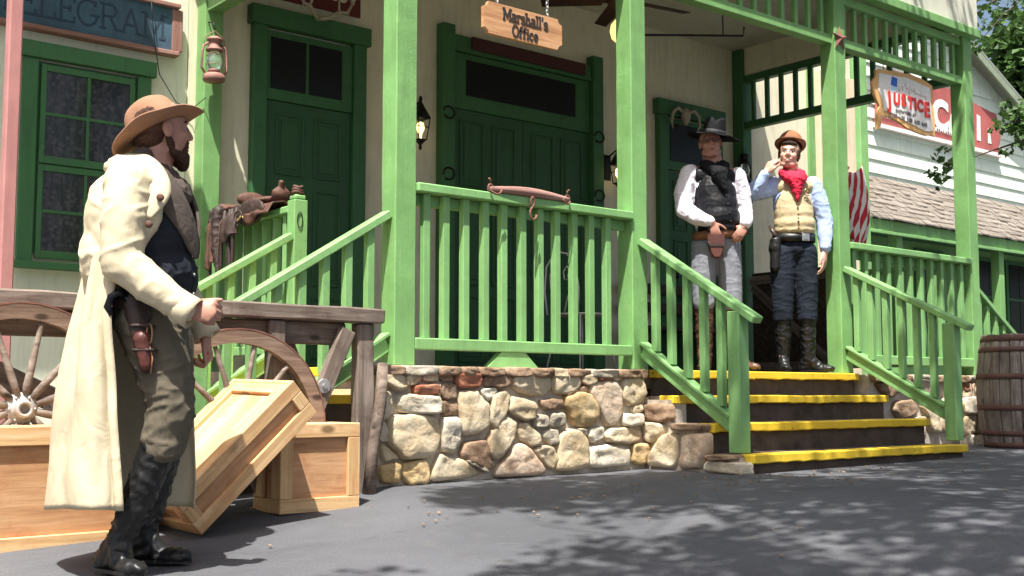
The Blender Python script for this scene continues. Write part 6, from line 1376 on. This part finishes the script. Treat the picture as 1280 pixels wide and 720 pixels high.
# ================= young man
P3 = thing('person', 'young man in brown bowler, red neckerchief and tan vest, hand raised to his chin', 'person', (1.90, .165, 0), RZ)
T3 = wm(P3)
skin3 = skinmat('fair_skin', (.56, .33, .25)); shirt3 = cloth('pale_blue_shirt_cotton', (.38, .48, .74), .05, .85, .6, 9, 300)
vest3 = cloth('tan_brocade_vest', (.50, .40, .24), .12, .85, .4, 12, 90); jeans3 = cloth('dark_navy_denim', (.011, .016, .026), .2, .85, .6, 10, 300, dirt=(.03, .037, .05))
scarf3 = cloth('bright_red_neckerchief', (.60, .025, .06), .08, .8, .7, 16, 200); felt3 = cloth('reddish_brown_felt', (.27, .12, .06), .1, .8, .15, 6, 200)
Mh = Matrix.Translation((-.018, -.035, 1.675)) @ Matrix.Rotation(R(-108), 4, 'Z') @ Matrix.Rotation(R(-6), 4, 'Y') @ Matrix.Rotation(R(-6), 4, 'X')
w1 = (-.222, -.115, 1.52); w2 = (.235, -.05, .925)
bp_ = head_prims(Mh) + [('c', (-.005, -.01, 1.59), (.01, 0, 1.48), .058, .065), ('c', (-.13, 0, 1.45), (.15, 0, 1.44), .052, .052), ('e', (.01, 0, 1.26), (.13, .09, .2), None), ('e', (.01, 0, .99), (.12, .09, .12), None)]
bp_ += chain([(-.15, 0, 1.45), (-.31, -.05, 1.375), w1], [.048, .038, .026]) + hand_prims(w1, (.50, -.05, .85), (.6, .5, -.3), (.3, -.9, .2), (35, 60, 50), 1.05, (.8, .5, .2))
bp_ += chain([(.17, 0, 1.44), (.245, 0, 1.17), w2], [.048, .038, .026]) + hand_prims(w2, (-.1, -.12, -1), (-.8, .5, 0), (-.2, -1, 0), (12, 22, 18), 1.05, (.85, .4, .15))
bp_ += chain([(-.08, 0, .94), (-.085, -.02, .52), (-.09, .0, .12)], [.08, .052, .045]) + chain([(.09, 0, .94), (.095, -.01, .52), (.10, .02, .12)], [.08, .052, .045])
blobmesh('body', bp_, skin3, P3, .006, 3, 0, 6, T3, head_post(Mh)); face_parts(P3, Mh, T3, True)
h_ = lambda *a: tuple(Mh @ V(a)); rt_ = Mh.to_3x3().to_4x4()
blobmesh('hair', [('e', h_(-.030, 0, .035), (.088, .083, .075), rt_), ('e', h_(-.05, 0, -.02), (.05, .072, .045), rt_), ('e', h_(.05, .0, .072), (.045, .06, .02), rt_), ('c', h_(.02, .074, .03), h_(.012, .074, -.025), .012, .009), ('c', h_(.02, -.074, .03), h_(.012, -.074, -.025), .012, .009)], hairm, P3, .006, 1, .005, 40, T3)
hatobj(P3, T3 @ Matrix.Translation((.0, .005, 1.752)) @ Matrix.Rotation(R(10), 4, 'Y') @ Matrix.Rotation(R(-20), 4, 'X') @ Matrix.Rotation(R(-108), 4, 'Z'), None, (.128, .120), plain('brown_hat_band', (.12, .045, .025), .7), felt3, (.102, .093), .118, .022, 0, True, 0)
blobmesh('shirt', [('e', (.01, 0, 1.3), (.155, .105, .18), None), ('e', (.01, 0, 1.09), (.15, .11, .11), None), ('c', (-.05, -.01, 1.50), (.06, -.01, 1.50), .045, .045)] + chain([(-.14, 0, 1.44), (-.23, -.03, 1.40), (-.31, -.05, 1.375), (-.265, -.085, 1.44), (-.228, -.110, 1.505)], [.075, .075, .066, .058, .042]) + chain([(.165, 0, 1.44), (.215, .0, 1.30), (.25, .0, 1.17), (.245, -.03, 1.05), (.237, -.05, .955)], [.075, .07, .066, .058, .044]), shirt3, P3, .007, 7, .008, (10, 10, 12), T3)
blobmesh('vest', [('e', (.01, -.01, 1.28), (.148, .125, .175), None), ('e', (.014, -.022, 1.14), (.158, .132, .10), None), ('e', (.012, -.018, 1.22), (.150, .128, .16), None), ('e', (.014, -.02, 1.09), (.158, .128, .06), None), ('c', (-.09, -.02, 1.43), (.12, -.02, 1.43), .060, .060)], vest3, P3, .007, 6, .004, (10, 10, 12), T3, post=lambda co, n: V((co.x, co.y, max(co.z, 1.055 + .02 * abs(co.x)))))
bm = bmesh.new()
for i in range(5): lathe(bm, [(0, .006), (.006, .005), (.008, 0), (0, -.003)], 8, Matrix.Translation((.012, -.136 - .010 * min(i, 2), 1.30 - .052 * i)) @ Matrix.Rotation(pi / 2, 4, 'X'))
bmobj('button', bm, M['leather_br'], P3, T3)
def placket(u, v): return V((.030 - .012 * (v - .5), -.138 - .022 * sin(u * 1.8), 1.33 - .26 * u))
blobmesh('neckerchief', [('c', (-.07, -.03, 1.535), (.07, -.03, 1.53), .038, .038), ('c', (-.07, -.04, 1.53), (-.01, -.10, 1.49), .038, .045), ('c', (.075, -.03, 1.53), (.02, -.10, 1.49), .036, .045), ('c', (-.04, -.10, 1.485), (.06, -.10, 1.485), .042, .042), ('c', (.01, -.115, 1.46), (.012, -.150, 1.31), .065, .014), ('e', (0, .03, 1.54), (.085, .06, .035), None)], scarf3, P3, .007, 4, .011, (14, 14, 30), T3)
star_bm = bmesh.new(); c_ = star_bm.verts.new((0, -.006, 0)); Pp = [star_bm.verts.new(((.027 if i % 2 == 0 else .011) * cos(pi / 2 + i * pi / 5), 0, (.027 if i % 2 == 0 else .011) * sin(pi / 2 + i * pi / 5))) for i in range(10)]
for i in range(10): star_bm.faces.new((Pp[i], Pp[(i + 1) % 10], c_))
tube(star_bm, [V((.028 * cos(a), 0, .028 * sin(a))) for a in [2 * pi * i / 20 for i in range(20)]], .004, 6, True)
bmobj('badge', star_bm, plain('dull_brass', (.35, .28, .13), .35, .9), P3, T3 @ Matrix.Translation((.092, -.128, 1.37)) @ Matrix.Rotation(R(20), 4, 'Z'))
blobmesh('trousers', [('e', (.01, 0, .95), (.150, .115, .11), None)] + chain([(-.07, -.005, .92), (-.085, -.015, .70), (-.088, -.02, .50), (-.088, -.015, .42)], [.104, .094, .082, .080]) + chain([(.085, .0, .92), (.095, -.005, .70), (.098, -.01, .50), (.098, -.01, .42)], [.104, .092, .080, .078]), jeans3, P3, .007, 8, .006, (6, 6, 15), T3, post=lambda co, n: V((co.x, co.y, max(co.z, .40))))
b_ = belt(P3, T3, .01, -.0, .158, .125, 1.03, .062, M['boot'], 0)
bm = bmesh.new(); addbox(bm, (-.035, -.012, -.03), (.035, -.006, .03), .004); addbox(bm, (-.022, -.016, -.018), (.022, -.011, .018), .003); bmobj('buckle', bm, M['chain'], b_, T3 @ Matrix.Translation((.07, -.112, 1.03)) @ Matrix.Rotation(R(25), 4, 'Z'))
ho = blobmesh('holster', [('c', (-.145, -.07, 1.0), (-.155, -.08, .80), .045, .034), ('e', (-.15, -.07, .95), (.05, .05, .06), None)], M['boot'], P3, .007, 2, .004, 20, T3)
bm = bmesh.new(); tube(bm, [V((-.15, -.09, 1.02)), V((-.155, -.10, 1.05)), V((-.17, -.08, 1.08)), V((-.18, -.05, 1.12))], .015, 8, rr=[.013, .015, .016, .013]); bmobj('revolver', bm, plain('dark_gun_grip', (.05, .03, .02), .4), ho, T3, True)
boot('boot', [(-.088, -.015, .45), (-.088, -.01, .28)], [.066, .060, .050], (-.088, .005, .115), (-.085, .04, 0), (-.11, -.20, 0), M['boot'], P3, T3)
boot('boot', [(.098, -.01, .45), (.10, .0, .28)], [.066, .060, .050], (.105, .005, .115), (.075, .03, 0), (.275, -.06, 0), M['boot'], P3, T3)
# ---------------------------------------------------------------- trees
def leafmat(name, c1, c2):
    m, nt, b = nm(name); v = coords(nt, rnd=False); f = noi(nt, v, 3.5, 3, .6); c = ramp(nt, f, [(.35, c1), (.65, c2)])
    nt.links.new(c, b.inputs['Base Color']); b.inputs['Roughness'].default_value = .55
    tr = N(nt, 'ShaderNodeBsdfTranslucent'); nt.links.new(c, tr.inputs['Color']); mx = N(nt, 'ShaderNodeMixShader'); mx.inputs[0].default_value = .35
    nt.links.new(b.outputs[0], mx.inputs[1]); nt.links.new(tr.outputs[0], mx.inputs[2]); nt.links.new(mx.outputs[0], nt.nodes['Material Output'].inputs[0]); return m
LEAF = leafmat('maple_leaves', (.045, .10, .025), (.10, .19, .045)); BARK = wood('tree_bark', [(.03, .024, .018), (.07, .055, .042), (.12, .10, .08)], .9, 1, knots=False)
def leaf(bm, p, s, rnd):
    m = Euler((rnd.uniform(-1.1, 1.1), rnd.uniform(-1.1, 1.1), rnd.uniform(0, 6.28))).to_matrix(); f = rnd.uniform(.05, .35)
    q = [(0, -.5, 0), (.32, -.2, f * .3), (.5, .18, f * .35), (.16, .22, .1), (0, .55, 0), (-.16, .22, .1), (-.5, .18, f * .35), (-.32, -.2, f * .3)]
    v = [bm.verts.new(V(p) + m @ (V(a) * s)) for a in q]; c = bm.verts.new(V(p))
    for i in range(8): bm.faces.new((v[i], v[(i + 1) % 8], c))
def clumps(bm, cl, per, s, seed, simple=False):
    rnd = random.Random(seed)
    for (x, y, z, r) in cl:
        for _ in range(int(per * (r / .4) ** 2 + (0 if simple else 9))):
            d = V((rnd.gauss(0, 1), rnd.gauss(0, 1), rnd.gauss(0, .6))).normalized() * r * rnd.random() ** .45
            if simple:
                m = Euler((rnd.uniform(-1, 1), rnd.uniform(-1, 1), rnd.uniform(0, 6.28))).to_matrix(); ss = s * rnd.uniform(.7, 1.3)
                v = [bm.verts.new(V((x, y, z)) + d + m @ (V(a) * ss)) for a in ((0, -.5, 0), (.38, 0, .1), (0, .55, 0), (-.38, 0, .1))]; bm.faces.new(v)
            else: leaf(bm, V((x, y, z)) + d, s * rnd.uniform(.7, 1.3), rnd)
def tree(name, lab, base, forks, cl, per, s, seed, tr=.22, simple=True, group=None, twigs=(), lt=1):
    t = thing(name, lab, 'tree', base, 0, group); bm = bmesh.new(); base = V(base); top = V(forks[0])
    tube(bm, [base, base.lerp(top, .3) + V((.06, 0, 0)), base.lerp(top, .7) + V((-.05, .04, 0)), top], tr, 12, rr=[tr * 1.35, tr, tr * .8, tr * .62]); bmobj('trunk', bm, BARK, t)
    bm = bmesh.new(); rnd = random.Random(seed)
    for f in forks[1:]:
        f = V(f); mid = top.lerp(f, .5) + V((rnd.uniform(-.2, .2), rnd.uniform(-.2, .2), .25)); tube(bm, [top, top.lerp(mid, .5), mid, f], tr * .4, 8, rr=[tr * .5 * lt, tr * .4 * lt, tr * .28 * lt, tr * .1 * lt])
        near = [c for c in cl if (V(c[:3]) - f).length < 1.6]
        for c in near[:9]: tube(bm, [f.lerp(mid, rnd.random() * .5), (f + V(c[:3])) / 2 + V((0, 0, .08)), V(c[:3])], .02, 5, rr=[.03 * lt, .018 * lt, .006 * lt])
    for tw in twigs: tube(bm, [V(q) for q in tw], .008, 5, rr=[.012] + [.007] * (len(tw) - 2) + [.003])
    bmobj('limb', bm, BARK, t)
    bm = bmesh.new(); clumps(bm, cl, per, s, seed, simple); bmobj('crown', bm, LEAF, t); return t
SUN = V((.345, .27, -1.0)).normalized()
# overhead tree whose crown shades the asphalt, the steps and the right posts
rnd = random.Random(3); cl = []
def shade(x, y, z0, h, r):      # clump whose shadow lands at (x, y, z0)
    k = (h - z0); cl.append((x - .345 * k, y - .27 * k, h, r))
for _ in range(1150):
    x = rnd.uniform(-4.2, 5.5); y = -.42 - 3.98 * rnd.random() ** 1.25
    if x < -1.9 and y > -1.9: continue
    if x < .4 and y > -.55 and rnd.random() < .6: continue
    if noise.noise(V((x * .9 + 4, y * 1.5, 0))) < (-.34 if x > -2.3 else -.08) or noise.noise(V((x * 2.3 + 4, y * 2.6, 7))) < -.26: continue
    shade(x, y, -.62, rnd.uniform(4.6, 6.8), rnd.uniform(.14, .36))
for _ in range(7): shade(rnd.uniform(-.2, 2.2), rnd.uniform(-.9, -.2), .2, rnd.uniform(4.8, 6.2), rnd.uniform(.12, .26))
for _ in range(5): shade(rnd.uniform(3.2, 5.0), rnd.uniform(-.9, .2), .8, rnd.uniform(4.8, 6), rnd.uniform(.2, .34))
for _ in range(5): shade(rnd.uniform(-5.2, -3.9), rnd.uniform(-2.6, -1.5), -.7, rnd.uniform(4.6, 6), rnd.uniform(.25, .4))
for _ in range(4): shade(rnd.uniform(2.4, 4.2), -.1, rnd.uniform(1.4, 3), rnd.uniform(5.2, 6.4), rnd.uniform(.18, .3))
tree('shade_tree', 'spreading leafy tree standing to the right of the viewer, its crown over the asphalt', (-.8, -8.2, ground_z(-.8, -4) - .1), [(-1.2, -7.2, 3.2), (-3.2, -5.2, 5.0), (-.6, -5.6, 5.4), (-1.8, -3.8, 5.6), (.8, -4.6, 5.4), (2.4, -3.4, 5.8), (-4.4, -3.8, 5.3)], cl, 120, .085, 5, .15, lt=.3)
# right hand tree: branches hang into the top right corner and beside the last post
cl2 = []
for _ in range(40): cl2.append((5.85 + rnd.uniform(-.32, 1.3), .5 + rnd.uniform(-.6, .7), 3.78 + rnd.uniform(-.16, .5), rnd.uniform(.16, .30)))
cl2 += [(5.62, .62, 3.42, .09), (5.60, .66, 3.32, .07), (6.05, .30, 3.42, .10), (6.12, .25, 3.34, .08)]
for c in ((4.98, .05, 2.42, .10), (5.08, -.02, 2.48, .11), (5.18, -.06, 2.38, .13), (5.02, .02, 2.28, .09), (5.12, -.04, 2.16, .12), (5.2, -.08, 2.2, .12), (4.92, .10, 2.34, .07), (4.98, .06, 2.10, .07), (5.28, -.1, 2.3, .15), (5.3, -.12, 2.06, .1)): cl2.append(c)
for _ in range(26):
    q = rnd.random(); cl2.append((4.95 + .75 * q + rnd.uniform(-.03, .03), .05 - .2 * q, 2.40 + .14 * q + rnd.uniform(-.22, .12), rnd.uniform(.08, .13)))
for c in ((4.50, .48, 2.02, .08), (4.56, .45, 1.92, .09), (4.54, .46, 1.82, .09), (4.48, .50, 1.90, .06), (4.58, .44, 2.12, .07), (4.62, .40, 1.98, .08)): cl2.append(c)
for _ in range(60): cl2.append((rnd.uniform(6.2, 10.5), rnd.uniform(-2.6, 1.6), rnd.uniform(4.4, 7.2), rnd.uniform(.3, .6)))
tree('maple_tree', 'maple tree whose leafy branches hang in at the top right beside the last porch post', (8.6, -1.6, ground_z(8, -1.6) - .1), [(8.2, -1.0, 3.2), (6.6, .4, 4.2), (7.2, .2, 5.4), (9.6, -.6, 5.8), (8.0, -2.0, 6.0)], cl2, 40, .07, 9, .2, False, twigs=[[(6.6, .4, 4.2), (6.0, .1, 3.2), (5.5, -.05, 2.6), (5.2, -.06, 2.4), (4.95, .06, 2.36)], [(5.5, -.05, 2.6), (5.25, -.08, 2.25), (4.98, .04, 2.12)], [(5.25, -.08, 2.25), (4.9, .2, 2.1), (4.56, .45, 1.95)], [(6.6, .4, 4.2), (6.0, .55, 3.75), (5.62, .62, 3.4)]])
# trees far behind the neighbouring building
def far_tree(x, y, h, r, lab, seed):
    rn = random.Random(seed); c = []
    for _ in range(46):
        d = V((rn.gauss(0, 1), rn.gauss(0, 1), rn.gauss(0, .8))).normalized() * rn.random() ** .4; c.append((x + d.x * r, y + d.y * r, h + d.z * r * .8, rn.uniform(.8, 1.5)))
    tree('background_tree', lab, (x, y, -.7), [(x, y, h - r * .5)] + [(x + r * .5 * cos(a), y + r * .5 * sin(a), h) for a in (0, 2, 4)], c, 34, .38, seed, .35, True, 'trees beyond the neighbouring building')
far_tree(32.5, 12.7, 9.9, 2.2, 'dark leafy tree beyond the gable at the right edge', 21)
far_tree(40, 12.0, 8.0, 4.0, 'low broad tree farther right beyond the gable', 22)
# a few fallen leaves and pebbles at the foot of the steps
bm = bmesh.new(); rn = random.Random(8)
for _ in range(190):
    x = rn.gauss(-.5, 1.1); y = -1.35 + rn.gauss(0, .22) - max(0, -x) * -.12
    if rn.random() < .3: x = rn.uniform(-2, 4); y = rn.uniform(-2.6, -1.1)
    if x < -.1 and y > -.3: y = -.4
    s = rn.uniform(.004, .013); p = V((x, y, ground_z(x, y) + .012)); m = Euler((rn.uniform(-.3, .3), rn.uniform(-.3, .3), rn.uniform(0, 6))).to_matrix()
    b2 = bmesh.new(); bmesh.ops.create_icosphere(b2, subdivisions=1, radius=1)
    for v in b2.verts: v.co = p + m @ V((v.co.x * s, v.co.y * s * .7, v.co.z * s * .35))
    merge(bm, b2)
o = bmobj('fallen_debris', bm, plain('dry_leaf_fragments', (.20, .14, .09), .9, var=.5), None); tag(o, 'scattered dry leaf fragments and pebbles on the asphalt before the steps', 'debris', kind='stuff')
# ---------------------------------------------------------------- camera, light
cam = bpy.data.cameras.new('camera'); co = bpy.data.objects.new('camera', cam); COL.objects.link(co); SC.camera = co
co.location = (-5.4397, -5.3934, -.1545); co.rotation_euler = (R(90 + 5.149), 0, R(50.6275 - 90))
cam.sensor_width = 36; cam.lens = 1472.03 / 1280 * 36; cam.clip_end = 2000; cam.clip_start = .05
w = bpy.data.worlds.new('World'); SC.world = w; w.use_nodes = True; nt = w.node_tree
sky = nt.nodes.new('ShaderNodeTexSky'); sky.sky_type = 'NISHITA'; sky.sun_disc = False
el = math.asin(-SUN.z); az = atan2(-SUN.x, -SUN.y)      # direction to the sun, clockwise from +Y
sky.sun_elevation = el; sky.sun_rotation = az; sky.dust_density = 6; sky.air_density = 1.0
bg = nt.nodes['Background']; bg.inputs['Strength'].default_value = .085; nt.links.new(sky.outputs[0], bg.inputs['Color'])
sl = bpy.data.lights.new('sun', 'SUN'); so = bpy.data.objects.new('sun', sl); COL.objects.link(so); sl.energy = 5.0; sl.angle = R(.55); sl.color = (1, .965, .90)
so.rotation_euler = SUN.to_track_quat('-Z', 'Y').to_euler()
vs = SC.view_settings; vs.view_transform = 'Standard'; vs.look = 'None'; vs.gamma = 1; vs.exposure = 1.2; vs.use_curve_mapping = False
SC.render.resolution_x = 1024; SC.render.resolution_y = 576
SC.cycles.max_bounces = 8; SC.cycles.use_denoising = True
